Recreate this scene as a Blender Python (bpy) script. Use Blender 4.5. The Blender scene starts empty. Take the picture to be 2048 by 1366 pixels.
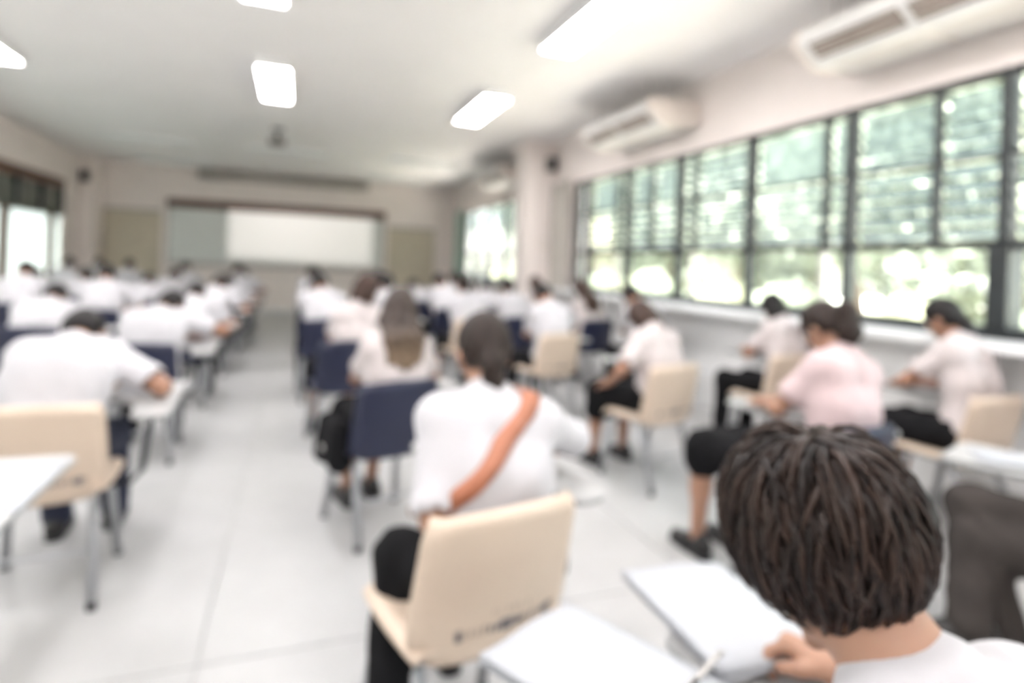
import bpy, math, random
import numpy as np
from mathutils import Vector, Matrix
from mathutils.bvhtree import BVHTree

random.seed(7)
RNG = np.random.default_rng(7)
R = math.radians
scene = bpy.context.scene
COL = scene.collection

# ------------------------------------------------------------------ camera
EYE = 1.38
cam_data = bpy.data.cameras.new('camera')
cam = bpy.data.objects.new('camera', cam_data)
COL.objects.link(cam)
cam_data.sensor_width = 36.0
cam_data.lens = 36.0 * 1180 / 2048
cam_data.shift_y = -(683 - 531) / 2048
cam_data.clip_start = 0.05
cam_data.clip_end = 200
cam.matrix_world = (Matrix.Translation((0, 0, EYE)) @ Matrix.Rotation(R(-20), 4, 'Z')
                    @ Matrix.Rotation(R(90), 4, 'X') @ Matrix.Rotation(R(2.18), 4, 'Z'))
cam_data.dof.use_dof = True
cam_data.dof.focus_distance = 0.33
cam_data.dof.aperture_fstop = 2.65
scene.camera = cam

# ------------------------------------------------------------------ world, sun, exposure
world = bpy.data.worlds.new('world')
scene.world = world
world.use_nodes = True
wn = world.node_tree.nodes
wl = world.node_tree.links
for n in list(wn):
    wn.remove(n)
w_out = wn.new('ShaderNodeOutputWorld')
w_bg = wn.new('ShaderNodeBackground')
w_sky = wn.new('ShaderNodeTexSky')
w_sky.sky_type = 'NISHITA'
w_sky.sun_disc = False
w_sky.sun_elevation = R(58)
w_sky.sun_rotation = R(-70)
w_sky.air_density = 1.4
w_sky.dust_density = 3.0
w_bg.inputs['Strength'].default_value = 1.45
w_hs = wn.new('ShaderNodeHueSaturation')
w_hs.inputs['Saturation'].default_value = 0.35      # hazy white tropical sky
wl.new(w_sky.outputs['Color'], w_hs.inputs['Color'])
wl.new(w_hs.outputs['Color'], w_bg.inputs['Color'])
wl.new(w_bg.outputs['Background'], w_out.inputs['Surface'])

sun_data = bpy.data.lights.new('sun', 'SUN')
sun_data.energy = 19.0
sun_data.angle = R(0.6)
sun_data.color = (1.0, 0.95, 0.90)
sun = bpy.data.objects.new('sun', sun_data)
COL.objects.link(sun)
_sd = Vector((0.16, 0.50, -0.85)).normalized()       # sun high along the window wall, shining onto ground and trees
sun.rotation_euler = _sd.to_track_quat('-Z', 'Y').to_euler()

vs = scene.view_settings
vs.view_transform = 'Standard'
vs.look = 'None'
vs.exposure = 1.5
vs.gamma = 1.0
vs.use_curve_mapping = False
scene.cycles.max_bounces = 7
scene.cycles.diffuse_bounces = 4
scene.cycles.glossy_bounces = 3
scene.cycles.transparent_max_bounces = 12

# ------------------------------------------------------------------ materials
MATS = {}
def mat(name, color, rough=0.6, metal=0.0, spec=0.5, var=0.06, scale=8.0, bump=0.0, bscale=40.0,
        stretch=None, sss=0.0, coat=0.0, sheen=0.0):
    """Principled material whose colour is varied by procedural noise."""
    if name in MATS:
        return MATS[name]
    m = bpy.data.materials.new(name)
    m.use_nodes = True
    nt = m.node_tree
    b = nt.nodes['Principled BSDF']
    tc = nt.nodes.new('ShaderNodeTexCoord')
    mp = nt.nodes.new('ShaderNodeMapping')
    if stretch:
        mp.inputs['Scale'].default_value = stretch
    nt.links.new(tc.outputs['Object'], mp.inputs['Vector'])
    nz = nt.nodes.new('ShaderNodeTexNoise')
    nz.inputs['Scale'].default_value = scale
    nz.inputs['Detail'].default_value = 4
    nt.links.new(mp.outputs['Vector'], nz.inputs['Vector'])
    rp = nt.nodes.new('ShaderNodeValToRGB')
    c = np.array(color)
    rp.color_ramp.elements[0].position = 0.3
    rp.color_ramp.elements[1].position = 0.7
    rp.color_ramp.elements[0].color = (*np.clip(c * (1 - var), 0, 1), 1)
    rp.color_ramp.elements[1].color = (*np.clip(c * (1 + var), 0, 1), 1)
    nt.links.new(nz.outputs['Fac'], rp.inputs['Fac'])
    nt.links.new(rp.outputs['Color'], b.inputs['Base Color'])
    b.inputs['Roughness'].default_value = rough
    b.inputs['Metallic'].default_value = metal
    b.inputs['Specular IOR Level'].default_value = spec
    if sss:
        b.inputs['Subsurface Weight'].default_value = sss
        b.inputs['Subsurface Radius'].default_value = (0.02, 0.008, 0.004)
    if coat:
        b.inputs['Coat Weight'].default_value = coat
    if sheen:
        b.inputs['Sheen Weight'].default_value = sheen
    if bump:
        n2 = nt.nodes.new('ShaderNodeTexNoise')
        n2.inputs['Scale'].default_value = bscale
        n2.inputs['Detail'].default_value = 5
        nt.links.new(mp.outputs['Vector'], n2.inputs['Vector'])
        bp = nt.nodes.new('ShaderNodeBump')
        bp.inputs['Strength'].default_value = bump
        bp.inputs['Distance'].default_value = 0.01
        nt.links.new(n2.outputs['Fac'], bp.inputs['Height'])
        nt.links.new(bp.outputs['Normal'], b.inputs['Normal'])
    MATS[name] = m
    return m

def emis(name, color, strength):
    if name in MATS:
        return MATS[name]
    m = mat(name, color, 0.5)
    b = m.node_tree.nodes['Principled BSDF']
    b.inputs['Emission Color'].default_value = (*color, 1)
    b.inputs['Emission Strength'].default_value = strength
    return m

def glass(name, tint=(1, 1, 1), gloss=0.08, body=0.0, body_col=(0.8, 0.9, 0.88), rough=0.02):
    m = bpy.data.materials.new(name)
    m.use_nodes = True
    nt = m.node_tree
    for n in list(nt.nodes):
        nt.nodes.remove(n)
    out = nt.nodes.new('ShaderNodeOutputMaterial')
    tr = nt.nodes.new('ShaderNodeBsdfTransparent')
    tr.inputs['Color'].default_value = (*tint, 1)
    gl = nt.nodes.new('ShaderNodeBsdfGlossy')
    gl.inputs['Roughness'].default_value = rough
    mx = nt.nodes.new('ShaderNodeMixShader')
    fr = nt.nodes.new('ShaderNodeLayerWeight')
    fr.inputs['Blend'].default_value = 0.15
    ml = nt.nodes.new('ShaderNodeMath')
    ml.operation = 'MULTIPLY_ADD'
    ml.inputs[1].default_value = 0.5
    ml.inputs[2].default_value = gloss
    nt.links.new(fr.outputs['Fresnel'], ml.inputs[0])
    nt.links.new(ml.outputs[0], mx.inputs['Fac'])
    nt.links.new(tr.outputs[0], mx.inputs[1])
    nt.links.new(gl.outputs[0], mx.inputs[2])
    last = mx
    if body:
        tl = nt.nodes.new('ShaderNodeBsdfTranslucent')
        nz = nt.nodes.new('ShaderNodeTexNoise')
        nz.inputs['Scale'].default_value = 14
        rp = nt.nodes.new('ShaderNodeValToRGB')
        rp.color_ramp.elements[0].color = (*[c * 0.9 for c in body_col], 1)
        rp.color_ramp.elements[1].color = (*body_col, 1)
        nt.links.new(nz.outputs['Fac'], rp.inputs['Fac'])
        nt.links.new(rp.outputs['Color'], tl.inputs['Color'])
        df = nt.nodes.new('ShaderNodeBsdfDiffuse')
        nt.links.new(rp.outputs['Color'], df.inputs['Color'])
        m1 = nt.nodes.new('ShaderNodeMixShader')
        m1.inputs['Fac'].default_value = 0.4
        nt.links.new(tl.outputs[0], m1.inputs[1])
        nt.links.new(df.outputs[0], m1.inputs[2])
        m2 = nt.nodes.new('ShaderNodeMixShader')
        m2.inputs['Fac'].default_value = body
        nt.links.new(mx.outputs[0], m2.inputs[1])
        nt.links.new(m1.outputs[0], m2.inputs[2])
        last = m2
    nt.links.new(last.outputs[0], out.inputs['Surface'])
    MATS[name] = m
    return m

def leafmat(name, c0, c1):
    m = bpy.data.materials.new(name)
    m.use_nodes = True
    nt = m.node_tree
    for n in list(nt.nodes):
        nt.nodes.remove(n)
    out = nt.nodes.new('ShaderNodeOutputMaterial')
    geo = nt.nodes.new('ShaderNodeNewGeometry')
    rp = nt.nodes.new('ShaderNodeValToRGB')
    rp.color_ramp.elements[0].color = (*c0, 1)
    rp.color_ramp.elements[1].color = (*c1, 1)
    nt.links.new(geo.outputs['Random Per Island'], rp.inputs['Fac'])
    df = nt.nodes.new('ShaderNodeBsdfPrincipled')
    df.inputs['Roughness'].default_value = 0.35
    nt.links.new(rp.outputs['Color'], df.inputs['Base Color'])
    tl = nt.nodes.new('ShaderNodeBsdfTranslucent')
    nt.links.new(rp.outputs['Color'], tl.inputs['Color'])
    mx = nt.nodes.new('ShaderNodeMixShader')
    mx.inputs['Fac'].default_value = 0.4
    nt.links.new(df.outputs[0], mx.inputs[1])
    nt.links.new(tl.outputs[0], mx.inputs[2])
    nt.links.new(mx.outputs[0], out.inputs['Surface'])
    MATS[name] = m
    return m

M_WALL = mat('wall_paint', (0.88, 0.80, 0.765), 0.8, var=0.02, scale=2, bump=0.05, bscale=60)
M_CEIL = mat('ceiling_paint', (0.935, 0.905, 0.895), 0.85, var=0.015, scale=1.5)
M_TILE = mat('floor_terrazzo', (0.44, 0.44, 0.44), 0.36, var=0.04, scale=5)
M_GROUT = mat('floor_joint', (0.36, 0.36, 0.36), 0.7)
M_WHITE = mat('white_paint', (0.86, 0.86, 0.86), 0.4, var=0.02)
M_LEDGE = mat('white_ledge_laminate', (0.88, 0.89, 0.90), 0.25, var=0.015)
M_FRAME = mat('black_window_frame', (0.018, 0.022, 0.024), 0.45, var=0.15)
M_BROWN = mat('brown_wood', (0.10, 0.042, 0.022), 0.5, var=0.2, scale=12, stretch=(1, 1, 8))
M_BOARD = mat('whiteboard_enamel', (0.70, 0.72, 0.70), 0.45, var=0.01)
M_CORK = mat('beige_felt_board', (0.60, 0.535, 0.43), 0.9, var=0.06, bump=0.2, bscale=200)
M_GREY = mat('grey_metal_case', (0.42, 0.39, 0.36), 0.5, var=0.03)
M_ALU = mat('grey_aluminium', (0.5, 0.48, 0.46), 0.4, 0.6, var=0.04)
M_STEEL = mat('grey_steel_tube', (0.40, 0.41, 0.43), 0.4, 0.4, var=0.05)
M_BLACKMET = mat('black_metal', (0.02, 0.023, 0.03), 0.4, 0.2, var=0.1)
M_BEIGE = mat('beige_plastic', (0.61, 0.495, 0.395), 0.42, var=0.03, scale=5)
M_NAVY = mat('navy_plastic', (0.013, 0.017, 0.045), 0.42, var=0.1, scale=5)
M_TABLET = mat('white_tablet_laminate', (0.46, 0.46, 0.46), 0.3, var=0.02)
M_EDGE = mat('grey_tablet_edge', (0.35, 0.36, 0.36), 0.5)
M_PRINT = mat('dark_stencil_ink', (0.13, 0.12, 0.13), 0.6, var=0.3, scale=30)
M_PRINT2 = mat('faded_stencil_ink', (0.42, 0.34, 0.28), 0.6, var=0.3, scale=30)
M_ACBODY = mat('ac_cream_plastic', (0.78, 0.70, 0.64), 0.4, var=0.02)
M_ACWHITE = mat('ac_white_plastic', (0.84, 0.82, 0.80), 0.35, var=0.02)
M_ACSHADE = mat('ac_outlet_shade', (0.16, 0.115, 0.09), 0.7)  # shade inside the outlet, put into the colour of a solid panel
M_PAPER = mat('white_paper', (0.43, 0.445, 0.475), 0.7, var=0.012, scale=20)
M_REDINK = mat('red_ink', (0.75, 0.32, 0.34), 0.6)
M_BLACK = mat('black_plastic', (0.02, 0.02, 0.022), 0.4)
M_SKIN = mat('skin', (0.34, 0.18, 0.118), 0.5, var=0.05, scale=10, sss=0.15)
M_SKIN2 = mat('skin_light', (0.38, 0.21, 0.142), 0.5, var=0.05, scale=10, sss=0.15)
M_SHIRT = mat('white_cotton', (0.53, 0.52, 0.545), 0.85, var=0.015, bump=0.25, bscale=14, sheen=0.2)
M_SHIRTP = mat('pinkish_white_cotton', (0.55, 0.495, 0.49), 0.85, var=0.015, bump=0.25, bscale=14, sheen=0.2)
M_SHIRTB = mat('pale_pink_cotton', (0.57, 0.445, 0.45), 0.85, var=0.02, bump=0.25, bscale=14, sheen=0.2)
M_BLACKCL = mat('black_cloth', (0.006, 0.006, 0.007), 0.9, spec=0.2, var=0.2, bump=0.3, bscale=25)
M_GREYCL = mat('dark_grey_cloth', (0.045, 0.039, 0.036), 0.9, spec=0.2, var=0.15, bump=0.3, bscale=25)
M_NAVYCL = mat('navy_cloth', (0.02, 0.025, 0.05), 0.85, var=0.15, bump=0.3, bscale=25)
M_HAIR = mat('black_hair', (0.011, 0.009, 0.009), 0.45, spec=0.3, var=0.5, scale=30, stretch=(4, 4, .5), bump=0.6, bscale=60)
M_HAIRB = mat('brown_hair', (0.045, 0.023, 0.016), 0.45, spec=0.3, var=0.5, scale=30, stretch=(4, 4, .5), bump=0.6, bscale=60)
M_HAIRD = mat('dark_brown_hair', (0.022, 0.013, 0.010), 0.45, spec=0.3, var=0.5, scale=30, stretch=(4, 4, .5), bump=0.6, bscale=60)
M_HAIRT = leafmat('tousled_brown_hair', (0.014, 0.009, 0.008), (0.062, 0.036, 0.027))
M_SHOE = mat('black_leather', (0.012, 0.011, 0.011), 0.35, var=0.2)
M_STRAP = mat('tan_leather', (0.43, 0.165, 0.095), 0.5, var=0.08, scale=20)
M_EYE = mat('eye_white', (0.75, 0.73, 0.70), 0.2)
M_TUBE = mat('unlit_tube', (0.85, 0.87, 0.86), 0.3)
M_LAMP = emis('lit_diffuser', (1.0, 0.97, 0.975), 13.0)
M_GLASS = glass('window_glass', (0.96, 0.99, 0.97))
M_SLAT = glass('louvre_glass', (0.66, 0.71, 0.71), gloss=0.05, body=0.42, body_col=(0.27, 0.315, 0.315))
M_FROST = glass('frosted_pane', (0.5, 0.55, 0.53), gloss=0.06, body=0.95, body_col=(0.52, 0.55, 0.53))  # panels made translucent to let extra daylight into the room
M_DGLASS = mat('dark_green_glass', (0.10, 0.115, 0.095), 0.15, var=0.15, scale=2)
M_CURT = mat('grey_curtain', (0.46, 0.43, 0.39), 0.9, var=0.05)
M_CURTG = mat('green_curtain', (0.40, 0.52, 0.46), 0.9, var=0.05)
M_BARK = mat('bark', (0.14, 0.10, 0.07), 0.9, var=0.3, bump=0.6, bscale=20)
M_LEAFA = leafmat('leaf_mid_green', (0.25, 0.28, 0.22), (0.54, 0.58, 0.47))
M_LEAFB = leafmat('leaf_yellow_green', (0.38, 0.39, 0.27), (0.74, 0.73, 0.56))
M_GROUND = mat('pale_concrete_ground', (0.66, 0.63, 0.57), 0.9, var=0.12, scale=0.6)

# ------------------------------------------------------------------ object helpers
def link(o, parent=None, label=None, cat=None, group=None, kind=None):
    COL.objects.link(o)
    if parent is not None:
        o.parent = parent
    if label:
        o['label'] = label
    if cat:
        o['category'] = cat
    if group:
        o['group'] = group
    if kind:
        o['kind'] = kind
    return o

def empty(name, loc=(0, 0, 0), rz=0.0, label=None, cat=None, group=None, kind=None, parent=None):
    o = bpy.data.objects.new(name, None)
    o.empty_display_size = 0.1
    o.location = loc
    o.rotation_euler = (0, 0, rz)
    return link(o, parent, label, cat, group, kind)

def meshobj(name, me, parent=None, loc=None, **kw):
    o = bpy.data.objects.new(name, me)
    if loc is not None:
        o.location = loc
    return link(o, parent, **kw)

def copy_tree(o, parent=None):
    c = o.copy()
    COL.objects.link(c)
    c.parent = parent
    for ch in o.children:
        copy_tree(ch, c)
    return c

class MB:
    """Collects vertices and faces for one mesh."""
    def __init__(s):
        s.v = []
        s.f = []
    def add(s, vs_, fs_):
        o = len(s.v)
        s.v += [tuple(map(float, p)) for p in vs_]
        s.f += [tuple(i + o for i in f) for f in fs_]
        return s
    def box(s, x0, x1, y0, y1, z0, z1, bevel=0.0):
        if bevel <= 0:
            vs_ = [(x0, y0, z0), (x1, y0, z0), (x1, y1, z0), (x0, y1, z0),
                   (x0, y0, z1), (x1, y0, z1), (x1, y1, z1), (x0, y1, z1)]
            return s.add(vs_, [(3, 2, 1, 0), (4, 5, 6, 7), (0, 1, 5, 4), (1, 2, 6, 5), (2, 3, 7, 6), (3, 0, 4, 7)])
        b = bevel
        vs_, idx = [], {}
        def V(p):
            vs_.append(p)
            return len(vs_) - 1
        X, Y, Z = (x0, x1), (y0, y1), (z0, z1)
        for i in (0, 1):
            for j in (0, 1):
                for k in (0, 1):
                    sx, sy, sz = (b if i == 0 else -b), (b if j == 0 else -b), (b if k == 0 else -b)
                    idx[i, j, k] = (V((X[i], Y[j] + sy, Z[k] + sz)), V((X[i] + sx, Y[j], Z[k] + sz)),
                                    V((X[i] + sx, Y[j] + sy, Z[k])))
        fs_ = []
        for i in (0, 1):
            q = [idx[i, 0, 0][0], idx[i, 1, 0][0], idx[i, 1, 1][0], idx[i, 0, 1][0]]
            fs_.append(q if i == 1 else q[::-1])
            q = [idx[0, i, 0][1], idx[1, i, 0][1], idx[1, i, 1][1], idx[0, i, 1][1]]
            fs_.append(q if i == 0 else q[::-1])
            q = [idx[0, 0, i][2], idx[1, 0, i][2], idx[1, 1, i][2], idx[0, 1, i][2]]
            fs_.append(q if i == 1 else q[::-1])
        for i in (0, 1):
            for j in (0, 1):
                a, c = idx[i, j, 0], idx[i, j, 1]
                fs_.append((a[0], a[1], c[1], c[0]))
                a, c = idx[i, 0, j], idx[i, 1, j]
                fs_.append((a[0], a[2], c[2], c[0]))
                a, c = idx[0, i, j], idx[1, i, j]
                fs_.append((a[1], a[2], c[2], c[1]))
                for k in (0, 1):
                    if True:
                        pass
        for key in idx:
            fs_.append(idx[key])
        return s.add(vs_, fs_)
    def tube(s, pts, r, n=8, cap=True, sq=1.0):
        pts = [Vector(p) for p in pts]
        rs = r if isinstance(r, (list, tuple)) else [r] * len(pts)
        rings = []
        for i, p in enumerate(pts):
            t = (pts[min(i + 1, len(pts) - 1)] - pts[max(i - 1, 0)]).normalized()
            ref = Vector((0, 0, 1)) if abs(t.z) < 0.9 else Vector((0, 1, 0))
            a = t.cross(ref).normalized()
            b = t.cross(a).normalized()
            rings.append([p + (a * math.cos(2 * math.pi * k / n) + b * sq * math.sin(2 * math.pi * k / n)) * rs[i]
                          for k in range(n)])
        vs_ = [q for rg in rings for q in rg]
        fs_ = []
        for i in range(len(pts) - 1):
            for k in range(n):
                k2 = (k + 1) % n
                fs_.append((i * n + k, i * n + k2, (i + 1) * n + k2, (i + 1) * n + k))
        if cap:
            fs_.append(tuple(range(n))[::-1])
            fs_.append(tuple((len(pts) - 1) * n + k for k in range(n)))
        return s.add(vs_, fs_)
    def prism(s, poly, z0, z1, axis='z'):
        """extrude a 2-D polygon (axis z: xy, axis y: xz)"""
        n = len(poly)
        if axis == 'z':
            vs_ = [(p[0], p[1], z0) for p in poly] + [(p[0], p[1], z1) for p in poly]
        else:
            vs_ = [(p[0], z0, p[1]) for p in poly] + [(p[0], z1, p[1]) for p in poly]
        fs_ = [tuple(range(n))[::-1], tuple(range(n, 2 * n))]
        for i in range(n):
            j = (i + 1) % n
            fs_.append((i, j, n + j, n + i))
        return s.add(vs_, fs_)
    def grid(s, fn, nu, nv, thick=None):
        """surface fn(u,v) u in [-1,1], v in [0,1]; thick = offset vector function for the second skin"""
        us = np.linspace(-1, 1, nu)
        vs2 = np.linspace(0, 1, nv)
        A = [fn(u, v) for v in vs2 for u in us]
        F = [(j * nu + i, j * nu + i + 1, (j + 1) * nu + i + 1, (j + 1) * nu + i)
             for j in range(nv - 1) for i in range(nu - 1)]
        if thick is None:
            return s.add(A, F)
        B = [tuple(np.array(fn(u, v)) + np.array(thick)) for v in vs2 for u in us]
        n = nu * nv
        F2 = [tuple(i + n for i in f)[::-1] for f in F]
        rim = [i for i in range(nu)] + [j * nu + nu - 1 for j in range(1, nv)] + \
              [(nv - 1) * nu + i for i in range(nu - 2, -1, -1)] + [j * nu for j in range(nv - 2, 0, -1)]
        F3 = [(rim[(k + 1) % len(rim)], rim[k], rim[k] + n, rim[(k + 1) % len(rim)] + n) for k in range(len(rim))]
        return s.add(A + B, F + F2 + F3)
    def mesh(s, name, m, smooth=False):
        me = bpy.data.meshes.new(name)
        me.from_pydata(s.v, [], s.f)
        me.materials.append(m)
        bmfix(me)
        if smooth:
            me.polygons.foreach_set('use_smooth', [True] * len(me.polygons))
        me.update()
        return me
    def build(s, name, m, parent=None, smooth=False, loc=None, **kw):
        return meshobj(name, s.mesh(name, m, smooth), parent, loc, **kw)

import bmesh
def bmfix(me):
    bm = bmesh.new()
    bm.from_mesh(me)
    bmesh.ops.recalc_face_normals(bm, faces=bm.faces)
    bm.to_mesh(me)
    bm.free()

def bez(p0, p1, p2, n=8):
    p0, p1, p2 = Vector(p0), Vector(p1), Vector(p2)
    return [p0 * (1 - t) ** 2 + p1 * 2 * t * (1 - t) + p2 * t * t for t in [i / n for i in range(n + 1)]]

def rounded_poly(pts, rad, n=5):
    out = []
    L = len(pts)
    for i in range(L):
        p0, p, p1 = Vector(pts[i - 1]), Vector(pts[i]), Vector(pts[(i + 1) % L])
        r = rad[i] if isinstance(rad, (list, tuple)) else rad
        a = p + (p0 - p).normalized() * min(r, (p0 - p).length * .49)
        b = p + (p1 - p).normalized() * min(r, (p1 - p).length * .49)
        for k in range(n + 1):
            t = k / n
            q = a * (1 - t) ** 2 + p * 2 * t * (1 - t) + b * t * t
            out.append((q.x, q.y))
    return out

#==SETTING==
# ------------------------------------------------------------------ the room shell
XL, XR, YB, YF, ZC = -4.5, 4.0, -4.0, 15.8, 3.44
SILL, MID, BAR, TOP = 1.09, 1.62, 2.18, 2.70

floor = MB().box(XL - .2, XR + .2, YB - .2, YF + .2, -.2, -.006).build('floor', M_GROUT, kind='structure')
TS = 2.0
tile_cache = {}
xs = [XL] + [x for x in np.arange(-.27 - 3 * TS, XR, TS) if XL + .05 < x < XR - .05] + [XR]
ys = [YB] + [y for y in np.arange(2.2 - 3 * TS, YF, TS) if YB + .05 < y < YF - .05] + [YF]
for i in range(len(xs) - 1):
    for j in range(len(ys) - 1):
        w, d = round(xs[i + 1] - xs[i], 3), round(ys[j + 1] - ys[j], 3)
        if (w, d) not in tile_cache:
            tile_cache[w, d] = MB().box(.003, w - .003, .003, d - .003, -.012, 0, .002).mesh('tile', M_TILE)
        meshobj('tile', tile_cache[w, d], floor, (xs[i], ys[j], 0))

MB().box(XL - .2, XR + .2, YB - .2, YF + .2, ZC, ZC + .25).build('ceiling', M_CEIL, kind='structure')
MB().box(XL - .2, XR + .2, YF, YF + .2, 0, ZC).build('wall_front', M_WALL, kind='structure')
MB().box(XL - .2, XR + .2, YB - .2, YB, 0, ZC).build('wall_back', M_WALL, kind='structure')

# right wall with two window bands
WY0, WY1 = -3.15, 8.22
W2A, W2B = 10.6, 14.75
mb = MB()
mb.box(XR, XR + .2, YB, YF, 0, SILL)
mb.box(XR, XR + .2, YB, YF, TOP, ZC)
mb.box(XR, XR + .2, YB, WY0, SILL, TOP)
mb.box(XR, XR + .2, WY1, W2A, SILL, TOP)
mb.box(XR, XR + .2, W2B, YF, SILL, TOP)
mb.build('wall_right', M_WALL, kind='structure')
# left wall with the window band
LW0, LW1, LTOP, LTR = 6.2, 14.3, 2.72, 2.06
mb = MB()
mb.box(XL - .2, XL, YB, YF, 0, .5)
mb.box(XL - .2, XL, YB, YF, LTOP, ZC)
LV0, LV1 = -3.0, 5.3  # opening for the added band outside the view
mb.box(XL - .2, XL, YB, LV0, .5, LTOP)
mb.box(XL - .2, XL, LV1, LW0, .5, LTOP)
mb.box(XL - .2, XL, LW1, YF, .5, LTOP)
mb.build('wall_left', M_WALL, kind='structure')
for sx, nm in ((XL, 'baseboard_left'), (XR - .015, 'baseboard_right')):
    MB().box(sx, sx + .015, YB, YF, .001, .1, .003).build(nm, M_WHITE, kind='structure')
MB().box(XL + .02, XR - .02, YF - .015, YF, .001, .1, .003).build('baseboard_front', M_WHITE, kind='structure')
# ledge under the windows
MB().box(XR - .30, XR - .002, WY0 - .3, 8.95, SILL - .10, SILL - .045, .006).build('trim_1', M_LEDGE, kind='structure')
MB().box(XR - .27, XR - .002, 9.55, W2B + .2, SILL - .10, SILL - .045, .006).build('trim_2', M_LEDGE, kind='structure')
# white facing below the ledge
MB().box(XR - .012, XR - .001, YB, 8.95, .101, SILL - .101).build('trim_3', M_WHITE, kind='structure')
# column between the windows
MB().box(3.47, 3.999, 9.0, 9.5, .001, ZC - .001, .012).build('trim_4', M_WALL, kind='structure')
MB().box(3.42, 3.999, 8.95, 9.55, ZC - .16, ZC - .001, .006).build('trim_5', M_WALL, kind='structure')
MB().box(-4.499, -4.2, 15.2, 15.799, .001, ZC - .001, .012).build('trim_6', M_WALL, kind='structure')

# windows on the right wall ------------------------------------------------
def bar_box(y0, y1, z0, z1, x0=XR + .02, x1=XR + .09):
    return MB().box(x0, x1, y0, y1, z0, z1, .004)
slat_cache = {}
def louvre_bank(win, y0, y1, z0, z1, tilt):
    n = max(3, int(round((z1 - z0) / .098)))
    p = (z1 - z0) / n
    w = round(y1 - y0, 3)
    for k in range(n):
        key = w
        if key not in slat_cache:
            slat_cache[key] = MB().box(-.0025, .0025, .004, w - .004, -.052, .052).mesh('slat', M_SLAT)
        o = meshobj('slat', slat_cache[key], win, (XR + .10, y0, z0 + p * (k + .5)))
        o.rotation_euler = (0, R(-tilt + random.uniform(-3, 3)), 0)      # outer edge down, sheds rain
WN = 0
def window_unit(y0, y1, sec=None, tilt=52, lower_bar=None):
    """one bay: posts, bars, jalousie slats above, clear pane below"""
    global WN
    WN += 1
    win = empty('window_%d' % WN, (0, 0, 0), kind='structure')
    bar_box(y0, y1, TOP - .05, TOP).build('window_head', M_FRAME, win)
    bar_box(y0, y1, SILL - .045, SILL + .03, XR - .03, XR + .12).build('window_sill', M_FRAME, win)
    bar_box(y0, y1, MID - .03, MID + .03, XR + .0, XR + .10).build('transom_bar', M_FRAME, win)
    bar_box(y0, y1, BAR - .014, BAR + .014).build('glazing_bar', M_FRAME, win)
    bar_box(y1 - .028, y1 + .028, SILL, TOP, XR + .0, XR + .11).build('post', M_FRAME, win)
    edges = [y0 + .028, y1 - .028]
    if sec:
        bar_box(sec - .018, sec + .018, MID, TOP).build('mullion', M_FRAME, win)
        edges = [y0 + .028, sec, y1 - .028]
    if lower_bar:
        bar_box(lower_bar - .02, lower_bar + .02, SILL, MID).build('mullion', M_ALU, win)
    for a, b in zip(edges[:-1], edges[1:]):
        louvre_bank(win, a + .015, b - .015, MID + .035, BAR - .016, tilt)
        louvre_bank(win, a + .015, b - .015, BAR + .016, TOP - .055, tilt)
    MB().box(XR + .055, XR + .061, y0 + .028, y1 - .028, SILL + .03, MID - .03).build('pane', M_GLASS, win)
    return win
window_unit(.15, 1.25, .7)
for _a in (-3.15, -2.05, -.95):  # unseen bays behind the camera, added for more light from the rear
    window_unit(_a, _a + 1.1, _a + .55, 50)
window_unit(1.25, 2.35, 1.75, 50)
window_unit(2.35, 3.44, 2.78, 53)
window_unit(3.44, 4.52, 3.67, 50, 3.67)
window_unit(4.52, 5.63, 5.37, 54, 5.37)
window_unit(5.63, 6.75, 6.2, 52)
window_unit(6.75, 7.87, 7.03, 50, 7.03)
window_unit(7.87, 8.22, None, 50)
# heavy post between the two nearest bays
MB().box(XR - .03, XR + .13, 2.29, 2.41, SILL, MID, .006).build('trim_7', M_FRAME, kind='structure')
for a in np.linspace(W2A, W2B, 5)[:-1]:
    window_unit(a, a + (W2B - W2A) / 4, None, 50)

# left wall window bands ------------------------------------------------
def left_window(n, LW0, LW1, posts, nt_):
    win = empty('window_%d' % n, (0, 0, 0), kind='structure')
    MB().box(XL - .06, XL + .05, LW0, LW1, LTOP - .14, LTOP + .04, .006).build('window_head', M_BROWN, win)
    MB().box(XL - .05, XL + .04, LW0, LW1, LTR - .03, LTR + .03, .005).build('transom_bar', M_DGLASS, win)
    MB().box(XL - .06, XL + .06, LW0, LW1, .48, .54, .005).build('window_sill', M_BROWN, win)
    tr = np.linspace(LW0, LW1, nt_)
    for y in tr:
        MB().box(XL - .05, XL + .03, y - .035, y + .035, LTR, LTOP - .12, .004).build('mullion', M_BLACKMET, win)
    for a, b in zip(tr[:-1], tr[1:]):
        MB().box(XL - .03, XL - .02, a + .03, b - .03, LTR + .03, LTOP - .13).build('pane', M_DGLASS, win)  # opaque pane; darkness of the corridor behind is put into its colour
    for y in posts:
        MB().box(XL - .06, XL + .06, y - .09, y + .09, .5, LTR - .02, .006).build('post', M_BROWN, win)
    pe = tuple(posts) + (LW1,)
    for a, b in zip(pe[:-1], pe[1:]):
        MB().box(XL - .03, XL - .015, a + .05, b - .001, .54, LTR - .03).build('panel', M_FROST, win)
left_window(WN + 1, LW0, LW1, (6.25, 8.1, 9.9, 11.8, 13.72), 9)
left_window(WN + 2, LV0, LV1, (-2.95, -.9, 1.15, 3.2), 9)  # unseen band added to bring more daylight to the left side

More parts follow.
